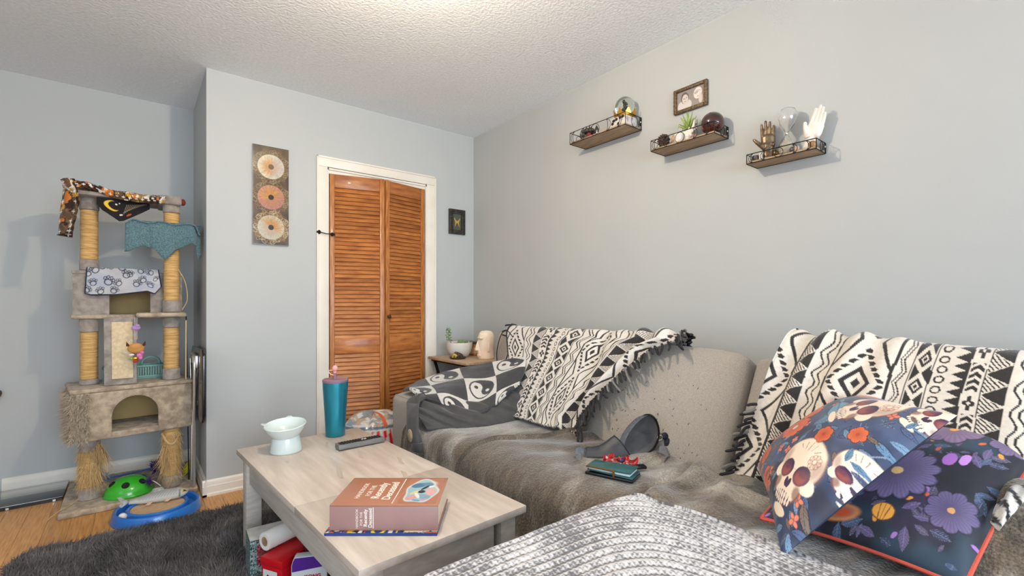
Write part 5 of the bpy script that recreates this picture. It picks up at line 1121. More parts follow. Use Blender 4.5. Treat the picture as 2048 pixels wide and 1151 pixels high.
for i in range(7):
    a = i * .9; cx, cy_ = 1.42 + .032 * math.cos(a * 1.7), 1.135 + .036 * math.sin(a * 1.3); pts = [(cx + .022 * math.cos(t + a), cy_ + .02 * math.sin(t + a), .492 + .006 * i * .6 + .010 * math.sin(t * 2 + i)) for t in np.linspace(0, 5.2, 9)]
    ribbon('ribbon_loop', pts, .012, (0, 0, 1), m_redr, ly, 30, .0015)
for x, y in ((1.398, 1.105), (1.41, 1.095), (1.40, 1.112)): MB().tube(arc((x, y, .497 + (x - 1.39) * .2), X_, Vector((0, .9, .3)), .013, 0, 2 * math.pi, 20)[:-1], .0016, 6, closed=True).build('key_ring', m_chrome, ly)
MB().cbox((0, 0, 0), (.075, .03, .012), Matrix.Translation((1.44, 1.075, .494)) @ Matrix.Rotation(-.55, 4, 'Z')).build('key_fob', m_blk, ly, bevel=.004)
MB().ball((1.415, 1.12, .512), (.014, .012, .008), 10, 6).build('navy_clip', mat('navy_plastic', c(40, 44, 96), .5), ly)
wt = thing('wallet', 'teal leather wallet lying on a dark phone on the plush throw', 'wallet', (1.315, 1.08, .487))
Mw = Matrix.Translation((1.318, 1.083, .489)) @ Matrix.Rotation(-1.25, 4, 'Z')
m_tealw = mat('teal_leather', c(40, 86, 90), .4, col2=c(52, 100, 104), vscale=40)
MB().cbox((0, 0, .005), (.175, .088, .011), Mw).build('lower_panel', m_blk, wt, bevel=.004)
MB().cbox((0, 0, 0), (.165, .084, .005), Mw @ Matrix.Translation((.002, .002, .0155)) @ Matrix.Rotation(.03, 4, 'Y')).build('lower_flap', m_tealw, wt, bevel=.002)
MB().cbox((0, 0, 0), (.15, .074, .006), Mw @ Matrix.Translation((.0, .0, .0215))).build('card', mat('pale_cards', c(186, 204, 206), .4), wt, bevel=.001)
MB().cbox((0, 0, 0), (.165, .084, .005), Mw @ Matrix.Translation((-.004, .004, .0285)) @ Matrix.Rotation(-.03, 4, 'Y')).build('upper_flap', m_tealw, wt, bevel=.002)
f = MB(); f.cbox((-.03, -.041, .030), (.10, .005, .006), Mw); zp = f.build('zip', mat('brass_zip', c(132, 98, 58), .4, .6), wt, bevel=.001)
MB().cbox((.02, -.044, .022), (.008, .004, .02), Mw).build('zip_pull', MATS['brass_zip'], zp, bevel=.001)

# ------------------------------------------------------------------ side table in the corner and what stands on it
st = thing('side_table', 'small oak topped side table with black metal legs in the corner', 'side table', (1.91, 2.88, 0))
MB().box((1.70, 2.62, .687), (2.12, 3.135, .705)).build('table_top', mat('pale_oak', c(176, 148, 118), .45, col2=c(202, 174, 144), vscale=8, stretch=(6, 1, 6)), st, bevel=.0015)
for x in (1.722, 2.10):
    for ya, yb in ((3.105, 2.66), (2.66, 3.105)): MB().tube([(x + (.012 if ya > yb else 0), ya, .687), (x + (.012 if ya > yb else 0), yb, .0)], .011, 4).build('leg', m_black, st)
MB().box((1.712, 2.66, .675), (1.735, 3.11, .687)).build('rail', m_black, st)
zt_ = .7055
pot = thing('succulent_pot', 'white bowl planter with small succulents on side table', 'potted plant', (1.862, 2.955, zt_))
MB().lathe([(.0, 0), (.045, 0), (.062, .008), (.083, .04), (.094, .08), (.096, .108), (.092, .109), (.088, .1), (.08, .09), (0, .09)], 40, (1.862, 2.955, zt_)).build('planter', mat('white_ceramic', c(226, 222, 214), .35, coat=.2), pot)
MB().lathe([(.0, .100), (.05, .102), (.084, .094), (.082, .088), (0, .088)], 28, (1.862, 2.955, zt_)).build('soil', mat('soil', c(96, 76, 56), .95, col2=c(140, 116, 86), vscale=80, bump=1, bscale=120), pot)
m_leafp = mat('succulent_green', c(108, 138, 84), .6, col2=c(156, 176, 128), vscale=30); m_stem = mat('stem_green', c(124, 140, 96), .7)
stem = path([(1.805, 2.975, zt_ + .1), (1.785, 2.985, zt_ + .14), (1.79, 2.99, zt_ + .185), (1.775, 2.99, zt_ + .22)], 30); MB().tube([tuple(q) for q in stem], .0022, 6).build('stem', m_stem, pot); stm = pot.children[-1]
for i in range(22):
    p = stem[5 + i]; a = i * 2.4; MB().ball(tuple(p + np.array([.014 * math.cos(a), .012 * math.sin(a), .004])), (.011, .006, .0045), 8, 6, Matrix.Rotation(a, 3, 'Z')).build('leaf', m_leafp, [q_ for q_ in pot.children if q_.name.startswith('stem')][0])
for (cx, cy_, n, s_) in ((1.87, 2.93, 14, .026), (1.84, 2.92, 9, .018), (1.91, 2.94, 9, .018), (1.89, 3.0, 8, .018)):
    for i in range(n):
        a = i * 2.4; el = .4 + .9 * i / n; d = Vector((math.cos(a) * math.cos(el), math.sin(a) * math.cos(el), math.sin(el))); MB().tube([Vector((cx, cy_, zt_ + .1)), Vector((cx, cy_, zt_ + .103)) + d * s_ * .6, Vector((cx, cy_, zt_ + .106)) + d * s_], [.004, .0065, .001], 6).build('leaf', m_leafp, pot)
MB().ball((1.945, 2.93, zt_ + .112), (.014, .012, .01), 10, 8).build('pebble', mat('grey_pebble', c(120, 118, 122), .7), pot)
cd = thing('candle_jar', 'amber glass candle jar with kraft label beside the planter', 'candle', (2.025, 2.99, zt_))
MB().lathe([(.0, 0), (.045, 0), (.049, .005), (.049, .082), (.046, .086), (.0, .086)], 32, (2.025, 2.99, zt_)).build('jar', mat('amber_glass', c(150, 92, 44), .15, coat=.8, col2=c(172, 112, 60), vscale=10), cd)
MB().lathe([(.0495, .016), (.0497, .017), (.0497, .06), (.0495, .061)], 32, (2.025, 2.99, zt_)).build('label', mat('kraft_label', c(206, 172, 132), .7), cd)
MB().lathe([(.0, .0865), (.050, .0865), (.051, .09), (.051, .102), (.049, .104), (.0, .104)], 32, (2.025, 2.99, zt_)).build('lid', mat('grey_lid', c(62, 64, 66), .4), cd)
mo = thing('moai_head', 'moai head ornament, inner glow painted as pale peach, on the side table', 'figurine', (1.935, 2.735, zt_))
fd = Vector((-.80, .30, 0)).normalized(); sd = Vector((-fd.y, fd.x, 0)); Mm = Matrix((fd * 1.22, sd * 1.22, Z_ * 1.22)).transposed().to_4x4(); Mm.translation = Vector((1.945, 2.735, zt_))
m_moai = mat('peach_glow', c(248, 220, 194), .45, col2=c(252, 234, 214), vscale=18)  # pale tone stands for light from inside the head, no emission
f = MB(); pr_ = [(.0, 0), (.046, 0), (.05, .01), (.046, .05), (.05, .09), (.05, .13), (.044, .15), (.03, .162), (0, .166)]; f.lathe(pr_, 24, Mm.translation, Mm.to_3x3(), sx=.95, sy=.8)
f.add([(.030, -.012, .045), (.030, .012, .045), (.068, -.013, .052), (.068, .013, .052), (.040, -.007, .115), (.040, .007, .115), (.052, 0, .108)], [(0, 1, 3, 2), (2, 3, 6), (2, 6, 4, 0), (1, 5, 6, 3), (4, 6, 5), (0, 4, 5, 1)], Mm)
f.ball(tuple(Mm @ Vector((.036, 0, .122))), (.016, .042, .010), 14, 8, Mm.to_3x3()); f.ball(tuple(Mm @ Vector((.042, 0, .022))), (.012, .026, .014), 14, 8, Mm.to_3x3()); f.ball(tuple(Mm @ Vector((.044, 0, .04))), (.010, .02, .005), 12, 6, Mm.to_3x3())
o = f.build('head', m_moai, mo); md = o.modifiers.new('merge', 'REMESH'); md.mode = 'VOXEL'; md.voxel_size = .0028; md.use_smooth_shade = True; sm = o.modifiers.new('smooth', 'SMOOTH'); sm.iterations = 3
for s_ in (-1, 1): MB().prism([(0, .06), (.012, .055), (.012, .115), (0, .12)], Mm @ Vector((-.008, s_ * .041, 0)), Mm.to_3x3() @ X_, Z_, -s_ * .006 if s_ > 0 else .006).build('ear', m_moai, mo, bevel=.002)
di = thing('trinket_dish', 'dark wooden trinket dish with yellow and brown beads', 'dish', (1.79, 2.865, zt_))
MB().lathe([(.0, 0), (.045, .0), (.058, .008), (.06, .013), (.056, .013), (.045, .007), (0, .006)], 28, (1.79, 2.865, zt_)).build('dish', mat('dark_walnut', c(70, 56, 46), .6), di)
f = MB(); f.tube(path([(1.75, 2.87, zt_ + .01), (1.755, 2.86, zt_ + .03), (1.77, 2.85, zt_ + .024), (1.765, 2.86, zt_ + .012)], 20), .006, 8); f.build('yellow_band', mat('mustard', c(206, 174, 60), .5), di)
for i in range(12): a = i * .42; MB().ball((1.80 + .028 * math.cos(a + .4), 2.862 + .012 * math.sin(a), zt_ + .014 + .03 * abs(math.sin(a * .6 + .3))), .0068, 8, 6).build('bead', mat('brown_bead', c(92, 66, 52), .4), di)
cbl = MB().tube(path([(1.80, 2.26, .90), (1.82, 2.32, .922), (1.835, 2.37, .926), (1.84, 2.42, .897), (1.84, 2.456, .826), (1.845, 2.475, .753), (1.87, 2.49, .62)], 50), .0028, 6).build('power_cable', m_black); tag(cbl, 'thin black cable looping over the end of the sofa back', 'cable')

# ------------------------------------------------------------------ pictures on the closet wall
art = thing('iris_wall_panel', 'tall glossy panel showing three eye irises on the closet wall', 'wall art', (.645, YC, 1.455))
MB().box((.545, YC - .018, 1.456), (.746, YC - .001, 2.054)).build('panel', mat('aluminium_edge', c(150, 150, 148), .35, .8), art)
cv = Canvas(130, 380, c(58, 44, 34), 2.985); cv.mix(sst(.35, .75, fbm(cv.U * 2, cv.W * 1.4, 3)) * .8, c(104, 84, 62))
for i, (yc_, c1, c2, c3) in enumerate(((2.37, c(222, 206, 176), c(176, 176, 176), c(206, 150, 84)), (1.44, c(198, 142, 112), c(168, 112, 106), c(206, 148, 76)), (.52, c(206, 188, 152), c(180, 184, 176), c(206, 142, 74)))):
    X, Y = cv.U - .5, cv.W - yc_; r = np.hypot(X, Y); a = np.arctan2(Y, X)
    for k in range(70):
        aa = k * 2.4; rr_ = .40 + .08 * ((k * .37) % 1); cv.ring(.5 + rr_ * math.cos(aa), yc_ + rr_ * math.sin(aa), .05 + .03 * ((k * .61) % 1), .035 + .03 * ((k * .23) % 1), .16, [c(196, 156, 96), c(150, 112, 66), c(226, 206, 160)][k % 3], k, .22 + .3 * (i == 2))
    fib = fbm(a * 14 + 3 * r, r * 9, 5 + i); m_ = 1 - sst(.36, .385, r); t = sst(.10, .37, r)
    base = (np.array(c3) * (1 - t)[..., None] + np.array(c1) * t[..., None]); base = base * (.55 + .5 * fib)[..., None]; sidec = sst(0.1, .5, np.cos(a + i * 1.1) * .5 + .5 * fbm(a * 3, r * 3, 9))[..., None] * .5; base = base * (1 - sidec) + np.array(c2) * sidec
    ray_ = (np.abs(((a * 11 / math.pi + fib * 1.5) % 1) - .5) > .43) & (r > .12) & (r < .33); base = np.where(ray_[..., None], base * .72, base)
    cv.C = cv.C * (1 - m_[..., None]) + base * m_[..., None]; cv.mix(1 - sst(.075, .085, r), c(96, 72, 50) if i == 0 else c(40, 28, 24))
print_panel('iris_print', cv, (.546, YC - .0185, 1.457), (.199, 0, 0), (0, 0, .596), mat('gloss_print', (1, 1, 1), .16, vc=True, coat=.3), art, .0006)
bf = thing('butterfly_frame', 'small ornate black frame with a golden butterfly beside the closet door', 'picture frame', (1.978, YC, 1.643))
m_orn = mat('carved_black', c(42, 38, 34), .45, .2, col2=c(66, 60, 54), vscale=60)
bx0, bx1, bz0, bz1, fw = 1.906, 2.051, 1.643, 1.838, .034
for a, b in (((bx0, bz0), (bx0 + fw, bz1)), ((bx1 - fw, bz0), (bx1, bz1)), ((bx0 + fw, bz0), (bx1 - fw, bz0 + fw)), ((bx0 + fw, bz1 - fw), (bx1 - fw, bz1))):
    MB().box((a[0], YC - .022, a[1]), (b[0], YC - .001, b[1])).build('frame_side', m_orn, bf, bevel=.003)
f = MB()
for i in range(40):
    t = i / 40; per = t * 4; k = int(per); q = per - k; x = [bx0 + .017 + q * .111, bx1 - .017, bx1 - .017 - q * .111, bx0 + .017][k]; z_ = [bz0 + .017, bz0 + .017 + q * .161, bz1 - .017, bz1 - .017 - q * .161][k]
    f.ball((x, YC - .022, z_), (.007 + .003 * (i % 3 == 0), .005, .006 + .003 * (i % 2)), 8, 6)
f.build('carved_scroll', m_orn, bf)['kind'] = 'stuff'
MB().box((bx0 + fw, YC - .010, bz0 + fw), (bx1 - fw, YC - .002, bz1 - fw)).build('backing', mat('olive_backing', c(74, 84, 72), .6), bf)
m_gold = mat('gold_foil', c(214, 168, 86), .35, .6)
cx, cz = (bx0 + bx1) / 2, (bz0 + bz1) / 2
for s_ in (-1, 1):
    w1 = [(0, .0), (s_ * .010, .012), (s_ * .026, .034), (s_ * .027, .022), (s_ * .02, .004), (s_ * .016, -.006), (s_ * .019, -.02), (s_ * .022, -.044), (s_ * .013, -.026), (s_ * .004, -.008)]
    if s_ > 0: w1 = w1[::-1]
    MB().prism(w1, (cx, YC - .012, cz), (1, 0, 0), (0, 0, 1), .0015).build('wing', m_gold, bf, smooth=False)
MB().ball((cx, YC - .013, cz), (.002, .002, .014), 8, 6).build('butterfly_body', m_gold, bf)

# ------------------------------------------------------------------ framed photo on the long wall
pf = thing('photo_frame', 'bronze framed black and white portrait photo above the middle shelf', 'picture frame', (XR, 1.27, 2.048))
fy0, fy1, fz0, fz1, fw = 1.180, 1.358, 2.046, 2.168, .016
for a, b in (((fy0, fz0), (fy0 + fw, fz1)), ((fy1 - fw, fz0), (fy1, fz1)), ((fy0 + fw, fz0), (fy1 - fw, fz0 + fw)), ((fy0 + fw, fz1 - fw), (fy1 - fw, fz1))):
    MB().box((XR - .018, a[0], a[1]), (XR - .001, b[0], b[1])).build('frame_side', mat('hammered_bronze', c(70, 56, 42), .4, .5, col2=c(126, 106, 80), vscale=160, bump=.8, bscale=160), pf, bevel=.002)
cv = Canvas(90, 56, c(146, 136, 132), .62); cv.ell(.28, .12, .26, .2, c(206, 200, 196)); cv.ell(.29, .37, .145, .2, c(92, 84, 82), .1); cv.ell(.30, .33, .115, .165, c(206, 194, 188), .1)
cv.ell(.26, .36, .022, .014, c(70, 62, 60)); cv.ell(.35, .37, .022, .014, c(70, 62, 60)); cv.ell(.3, .25, .035, .012, c(140, 110, 106)); cv.line(.305, .34, .31, .29, .006, c(150, 136, 130)); cv.ell(.76, .4, .15, .19, c(222, 212, 206), -.1); cv.line(.64, .42, .78, .44, .008, c(90, 82, 80)); cv.ring(.70, .42, .045, .035, .2, c(90, 82, 80)); cv.line(.7, .5, .86, .46, .01, c(150, 140, 136)); cv.ell(.86, .2, .07, .16, c(206, 196, 190)); cv.ell(.76, .29, .03, .012, c(150, 116, 112))
print_panel('portrait_print', cv, (XR - .008, fy1 - fw, fz0 + fw), (0, -(fy1 - fy0 - 2 * fw), 0), (0, 0, fz1 - fz0 - 2 * fw), mat('photo_paper', (1, 1, 1), .4, vc=True), pf)

# ------------------------------------------------------------------ moon phase shelves
m_shelf = mat('weathered_board', c(140, 116, 90), .7, col2=c(176, 152, 124), vscale=9, stretch=(8, 1, 8))
def shelf(label, yl, yr, zb, D, hh):
    t = thing('wire_shelf', label, 'shelf', (XR, (yl + yr) / 2, zb), 'moon phase wire shelves on the long wall'); r = .0019
    xa, xb = XR - D, XR - .003
    MB().box((xa + .003, yr + .003, zb), (xb, yl - .003, zb + .011)).build('board', m_shelf, t, bevel=.001)
    for pts in (((xa, yl, zb + .001), (xa, yr, zb + .001)), ((xa, yl, zb + hh), (xa, yr, zb + hh)), ((xa, yl, zb + hh), (xb, yl, zb + hh)), ((xa, yr, zb + hh), (xb, yr, zb + hh)), ((xa, yl, zb), (xb, yl, zb)), ((xa, yr, zb), (xb, yr, zb)), ((xb, yl, zb), (xb, yr, zb))): MB().tube(pts, r, 6).build('wire_rail', m_black, t)
    for x in (xa, xb):
        for y in (yl, yr): MB().tube(((x, y, zb), (x, y, zb + hh)), r, 6).build('wire_post', m_black, t)
    R = (hh - .004) / 2; zc_ = zb + hh / 2; L = yl - yr
    for k, (q, kind) in enumerate(((.10, -2), (.28, -1), (.48, 0), (.68, 1), (.86, 2))):
        y = yl - q * L; ctr = (xa, y, zc_)
        if kind == 0: MB().tube(arc(ctr, -Y_, Z_, R, 0, 2 * math.pi, 28)[:-1], .0013, 6, closed=True).build('moon_ring', m_black, t)
        else:
            s_ = 1 if kind > 0 else -1; off = .55 * R if abs(kind) == 2 else .35 * R
            MB().tube(arc(ctr, -Y_ * s_, Z_, R, -1.57, 1.57, 18), .0013, 6).build('moon_arc', m_black, t)
            MB().tube([Vector(ctr) + (-Y_ * s_) * (off * math.cos(a)) + Z_ * (R * math.sin(a)) for a in np.linspace(-1.57, 1.57, 18)], .0013, 6).build('moon_arc', m_black, t)
    for y in (yl, yr): MB().tube([(xa + D * .55 + .8 * R * math.cos(a), y, zc_ + R * math.sin(a)) for a in np.linspace(0, 2 * math.pi, 24, endpoint=False)], .0013, 6, closed=True).build('moon_ring', m_black, t)
    for y in (yl, yr):
        MB().box((xb - .016, y - .001, zb + hh * .3), (xb, y + .001, zb + hh)).build('hanger_plate', m_black, t)
        MB().lathe([(0, 0), (.004, 0), (.004, .0026), (0, .0026)], 10, (xb - .008, y - .0013, zb + hh * .62), rot_to((0, 1, 0))).build('screw', m_trim, t)
    return zb + .0112
s1 = shelf('wire shelf carrying the snow globe, nearest the room corner', 1.965, 1.562, 2.034, .14, .066)
s2 = shelf('wire shelf carrying the air plant and dark red globe, below the photo', 1.415, 1.083, 1.857, .126, .052)
s3 = shelf('wire shelf carrying the two hands and the hourglass', .953, .689, 1.69, .10, .040)
m_glass = mat('clear_glass', (1, 1, 1), .02, trans=1.0, ior=1.45); m_liq = mat('filled_glass', (.80, .86, .84), .02, trans=1.0, ior=1.33); m_pew = mat('dark_pewter', c(62, 58, 54), .5, .5, col2=c(110, 104, 98), vscale=70)
# shelf one
gx, gy = 2.075, 1.622
sg = thing('snow_globe', 'glass snow globe with gold crown on a white base', 'snow globe', (gx, gy, s1))
MB().box((gx - .055, gy - .046, s1), (gx + .055, gy + .06, s1 + .054)).build('base', mat('white_speckle', c(214, 208, 202), .5, col2=c(150, 142, 138), vscale=40, vlo=.5, vhi=.7), sg, bevel=.006)
for i, (dy, dz) in enumerate(((.03, .036), (.012, .04), (-.012, .042), (-.03, .044), (.038, .022), (.0, .014))): MB().ball((gx - .056, gy + dy, s1 + dz), (.0022, .011 - .002 * (i % 3), .008), 10, 6).build('dark_blot', m_key, sg)
MB().ball((gx, gy, s1 + .118), .052, 32, 20).build('globe', m_liq, sg)
f = MB(); f.lathe([(.046, .054), (.05, .058), (.052, .072), (.050, .072), (.046, .06)], 30, (gx, gy, s1)); crb = f.build('crown_band', mat('gold', c(206, 156, 66), .3, .9), sg)
for i in range(8):
    a = i * math.pi / 4 + .2; d = Vector((math.cos(a), math.sin(a), 0)); s_ = Vector((-math.sin(a), math.cos(a), 0)); p = Vector((gx, gy, s1 + .066)) + d * .052
    MB().prism([(-.018, 0), (.018, 0), (.003, .026), (-.003, .026)], p - d * .001, s_, d * .32 + Z_, .003).build('crown_point', MATS['gold'], crb); MB().ball(p + d * .009 + Z_ * .028, .0042, 8, 6).build('crown_bead', MATS['gold'], crb)
MB().ball((gx, gy, s1 + .095), (.017, .017, .020), 12, 8).ball((gx, gy - .004, s1 + .122), (.010, .010, .014), 10, 8).ball((gx, gy + .004, s1 + .138), (.006, .006, .008), 8, 6).build('figure', m_pew, sg)
dr = thing('dragon_figurine', 'dark pewter dragon figurine with a red rose on the corner shelf', 'figurine', (2.075, 1.885, s1))
f = MB()
for i in range(16):
    a = i * 1.3; f.ball((2.075 + .018 * math.cos(a), 1.885 + .032 * math.sin(a * .8), s1 + .014 + .0038 * i), (.017, .019, .014), 9, 7, Matrix.Rotation(a, 3, 'Z'))
for i in range(9): a = i * .7; f.tube([(2.07, 1.885 + .03 * math.cos(a), s1 + .05 + .02 * math.sin(a)), (2.06 + .01 * math.cos(a), 1.885 + .046 * math.cos(a), s1 + .062 + .028 * math.sin(a))], [.007, .001], 6)
f.build('body', m_pew, dr)
MB().ball((2.045, 1.852, s1 + .024), .013, 10, 8).ball((2.04, 1.846, s1 + .02), .009, 8, 6).build('rose', mat('red_rose', c(140, 36, 40), .6), dr)
o = MB().prism([(-.009, 0), (.009, 0), (.010, .04), (.0, .062), (-.010, .04)], (2.05, 1.795, s1), (.4, -.92, 0), (0, 0, 1), .016).build('obsidian_point', mat('smoky_stone', c(44, 36, 34), .2, coat=.5), bevel=.003); tag(o, 'dark pointed crystal beside the dragon figurine', 'crystal')
for i, (y, s_, lab) in enumerate(((1.755, .013, 'small tan seashell nearest the dark crystal'), (1.728, .016, 'larger tan seashell between crystal and snow globe'), (1.70, .012, 'small tan seashell nearest the snow globe'))):
    f = MB(); f.tube([(2.055 + .006 * math.cos(a) * (1 - a / 16), y + s_ * math.sin(a) * (1 - a / 16), s1 + .006 + s_ * .12 * a) for a in np.linspace(0, 14, 50)], [s_ * .5 * (1 - .9 * k / 49) + .001 for k in range(50)], 8); f.ball((2.055, y, s1 + s_ * .5), (s_ * .7, s_ * .7, s_ * .5), 8, 6)
    o = f.build('seashell', mat('tan_shell', c(196, 160, 122), .5, col2=c(226, 204, 176), vscale=60)); tag(o, lab, 'seashell', 'seashells on the corner shelf')
# shelf two
f = MB()
for i in range(60):
    a = i * 2.4; h_ = i / 60; rr_ = .026 * math.sin(.35 + h_ * 2.5); d = Vector((math.cos(a), math.sin(a), .35)).normalized(); p = Vector((2.07, 1.378, s2 + .006 + h_ * .062)); f.tube([p + d * rr_ * .3, p + d * rr_ * .9, p + d * (rr_ + .008)], [.007, .006, .002], 6)
o = f.build('pine_cone', mat('dark_cone', c(62, 48, 38), .8, col2=c(104, 86, 70), vscale=60)); tag(o, 'dark brown pine cone at the end of the middle shelf', 'pine cone')
o = MB().lathe([(.0, 0), (.010, .0), (.016, .012), (.013, .03), (.018, .042), (.012, .056), (.0, .06)], 12, (2.08, 1.322, s2)).build('dried_pod', mat('dried_pod', c(172, 138, 110), .8, col2=c(206, 176, 148), vscale=50, bump=.6, bscale=90)); tag(o, 'tan dried seed pod between pine cone and white cup', 'seed pod')
o = MB().lathe([(.0, 0), (.016, 0), (.019, .004), (.021, .05), (.0195, .051), (.017, .008), (0, .007)], 24, (2.062, 1.288, s2)).build('white_cup', mat('white_porcelain', c(232, 226, 216), .3, coat=.3)); tag(o, 'small white porcelain cup beside the air plant', 'cup')
ap = thing('air_plant', 'spiky green air plant in a white star shaped holder', 'plant', (2.085, 1.248, s2))
m_air = mat('air_green', c(112, 138, 66), .6, col2=c(160, 178, 96), vscale=20)
for i in range(18):
    a = i * 2.4; el = .35 + 1.15 * (i / 18); d = Vector((math.cos(a) * math.cos(el), math.sin(a) * math.cos(el), math.sin(el))); L = .055 + .04 * (i / 18); p = Vector((2.08, 1.247, s2 + .058))
    if d.x > 0: d.x *= .5
    MB().tube([p, p + d * L * .5 + Z_ * .004, p + d * L * .85 + Z_ * .002, p + d * L - Z_ * (.016 if el < .9 else .0)], [.0055, .0045, .0025, .0006], 6).build('leaf', m_air, ap)
f = MB(); f.lathe([(0, 0), (.014, 0), (.018, .02), (.016, .05), (.013, .06), (0, .055)], 16, (2.08, 1.247, s2))
for a, l in ((.3, .05), (1.2, .03), (-.6, .035), (2.6, .03)): f.tube([(2.075, 1.245, s2 + .04), (2.07, 1.245 - .5 * l * math.cos(a), s2 + .04 + .5 * l * math.sin(a)), (2.065, 1.245 - l * math.cos(a), s2 + .04 + l * math.sin(a))], [.010, .008, .003], 8)
f.tube([(2.075, 1.225, s2 + .05), (2.072, 1.215, s2 + .075), (2.072, 1.212, s2 + .10)], [.010, .007, .003], 8)
o = f.build('holder', MATS['white_porcelain'], ap); md = o.modifiers.new('merge', 'REMESH'); md.mode = 'VOXEL'; md.voxel_size = .0016; md.use_smooth_shade = True
rg = thing('glass_globe', 'dark red glass globe resting on the middle shelf', 'glass globe', (2.078, 1.125, s2))
MB().ball((2.078, 1.125, s2 + .055), .052, 32, 20).build('globe', mat('dark_red_glass', c(70, 14, 18), .05, coat=1.0, col2=c(30, 14, 14), vscale=24, vlo=.4, vhi=.6), rg)
MB().lathe([(.03, 0), (.032, .004), (.028, .012), (.022, .012), (.022, .004)], 24, (2.078, 1.125, s2)).build('stand_ring', m_bronze, rg)
o = MB().ball((2.05, 1.20, s2 + .012), (.012, .016, .012), 8, 6).build('rose_quartz', mat('mauve_stone', c(150, 110, 104), .4)); tag(o, 'small mauve stone in front of the red globe', 'stone')
# shelf three
def hand(name, label, base, u, n, mtl, scale, lean, spread, thumb, fold=0.0):
    """one continuous hand: wrist, palm, four fingers and a thumb leaving the side of the palm"""
    U, Nn = Vector(u).normalized(), Vector(n).normalized(); U0 = U
    R = Matrix.Rotation(lean, 3, Nn); U = R @ U; W = R @ Z_; B = Vector(base)
    Q = lambda a, b, d=0: B + (U * a + W * b + Nn * d) * scale
    f = MB(); f.tube([Q(0, -.01), Q(0, .02), Q(0, .045)], [.021 * scale, .019 * scale, .023 * scale], 14)
    f.tube([Q(.001, .035), Q(.001, .06), Q(0, .085), Q(0, .095)], [.022 * scale, .027 * scale, .0275 * scale, .02 * scale], 16, flat=1.0)
    for V in f.v: d = (V - np.array(B)) @ np.array(Nn); V -= np.outer(d * .48, np.array(Nn))
    f.ball(Q(-.014, .05, .006), (.013 * scale,) * 3, 12, 8); f.ball(Q(.016, .05, .005), (.011 * scale,) * 3, 12, 8)
    for i, (a, b, L) in enumerate(((-.0195, .088, .052), (-.0065, .092, .060), (.0065, .090, .056), (.0188, .084, .044))):
        sp_ = spread * (i - 1.5); p = [Q(a, b - .014), Q(a + sp_ * L * .35, b + L * .38, fold * .10 * L + .001), Q(a + sp_ * L * .7, b + L * .72, fold * .4 * L), Q(a + sp_ * L, b + L, fold * .8 * L)]
        f.tube(p, [.0072 * scale, .0069 * scale, .0062 * scale, .0050 * scale], 10); f.ball(p[-1], .0051 * scale, 10, 8)
    p = [Q(-.012, .040, .004), Q(-.012 + thumb[0] * .35, .04 + thumb[1] * .3, .008), Q(-.012 + thumb[0] * .75, .04 + thumb[1] * .68, .009), Q(-.012 + thumb[0], .04 + thumb[1], .007)]
    f.tube(p, [.0125 * scale, .0105 * scale, .0082 * scale, .0062 * scale], 10); f.ball(p[-1], .0063 * scale, 10, 8)
    o = f.build(name, mtl); md = o.modifiers.new('merge', 'REMESH'); md.mode = 'VOXEL'; md.voxel_size = .0014; md.use_smooth_shade = True; sm = o.modifiers.new('smooth', 'SMOOTH'); sm.iterations = 2; sm.factor = .4
    tag(o, label, 'sculpture'); return o
hn, hu = (-.93, -.37, 0), (.37, -.93, 0)
hand('hand_sculpture', 'dark bronze open hand sculpture standing on the hourglass shelf', (2.092, .885, s3 + .012), hu, hn, mat('aged_bronze', c(84, 68, 52), .35, .6, col2=c(136, 116, 92), vscale=40), 1.0, 0.02, .05, (-.040, .040))
hand('hand_sculpture', 'white ceramic hand sculpture leaning beside the hourglass', (2.092, .735, s3 + .010), (.15, -.99, 0), (-.99, -.15, 0), mat('white_plaster', c(226, 218, 208), .5), 1.05, -.32, -.03, (-.026, .048), .22)
hg = thing('hourglass', 'clear glass hourglass with pale sand between the two hands', 'hourglass', (2.09, .818, s3))
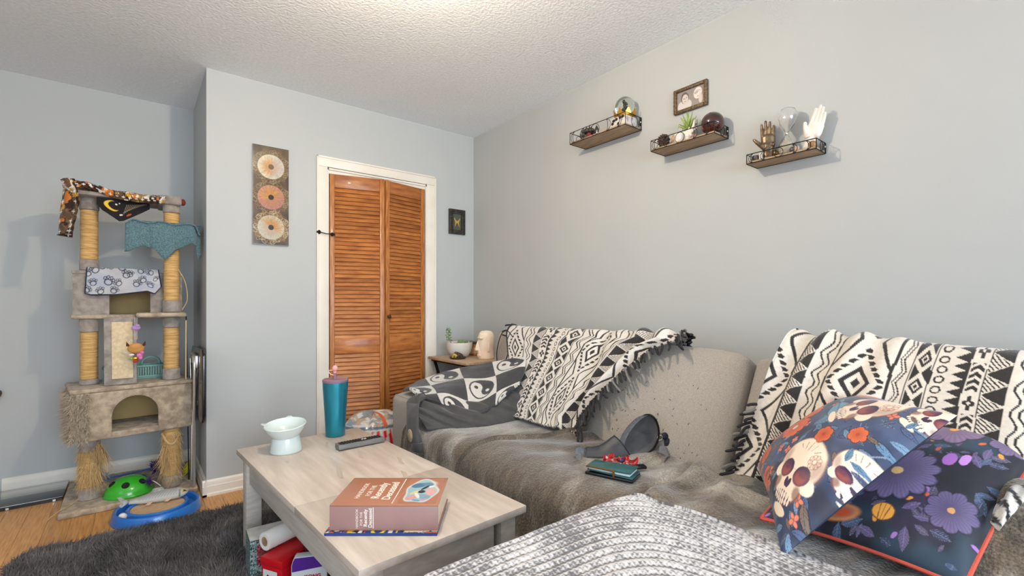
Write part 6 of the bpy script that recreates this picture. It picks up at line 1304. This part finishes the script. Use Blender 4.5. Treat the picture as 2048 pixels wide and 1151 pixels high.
prof = [(.030, .001), (.034, .006), (.033, .02), (.024, .05), (.010, .078), (.0045, .088), (.005, .094), (.012, .105), (.028, .13), (.035, .152), (.034, .172), (.026, .188), (.012, .195), (0, .196)]
tl = Matrix.Rotation(.06, 3, X_)
MB().lathe([(0, .0)] + prof + [(0, .1945), (.011, .1935), (.025, .1865), (.0325, .172), (.0335, .152), (.0265, .131), (.0105, .106), (.0035, .094), (.003, .088), (.0085, .079), (.0225, .0505), (.0315, .0205), (.0325, .007), (0, .0025)], 32, (2.09, .818, s3 + .0005), tl).build('glass', m_glass, hg)
MB().lathe([(0, .004), (.030, .006), (.030, .018), (.021, .048), (.006, .068), (0, .07)], 28, (2.09, .818, s3 + .0005), tl).build('sand', mat('pale_sand', c(212, 200, 174), .9), hg)
MB().lathe([(.0055, .086), (.0062, .088), (.0062, .094), (.0055, .096)], 16, (2.09, .818, s3 + .0005), tl).build('neck_band', mat('silver_band', c(190, 186, 176), .3, .8), hg)
tl_ = thing('tealight_holder', 'small mottled tealight holder at the end of the hourglass shelf', 'candle holder', (2.07, .928, s3))
MB().lathe([(0, 0), (.012, 0), (.0145, .006), (.0145, .022), (.012, .024), (.011, .012), (0, .012)], 20, (2.07, .928, s3)).build('cup', m_pew, tl_)
o = MB().tube([(2.062, .905, s3), (2.062, .905, s3 + .03)], .0055, 10).build('white_candle_stub', MATS['white_plaster']); tag(o, 'short white candle stub in front of the bronze hand', 'candle')
for i, (y, r_, lab, mm) in enumerate(((.845, .013, 'round bronze coin charm at the foot of the bronze hand', m_bronze), (.78, .011, 'little dark glass bottle stopper before the hourglass', m_pew), (.765, .012, 'round pale pink stone in front of the white hand', mat('pink_stone', c(206, 170, 150), .4)), (.708, .014, 'tan tiger eye tumbled stone near the shelf end', mat('tiger_eye', c(150, 108, 66), .25, col2=c(196, 160, 110), vscale=60)))):
    o = MB().ball((2.058, y, s3 + r_ * .95), (r_ * .6, r_, r_), 12, 8).build(('coin_charm', 'bottle_stopper', 'tumbled_stone', 'tumbled_stone')[i], mm); tag(o, lab, ('coin', 'stopper', 'stone', 'stone')[i])
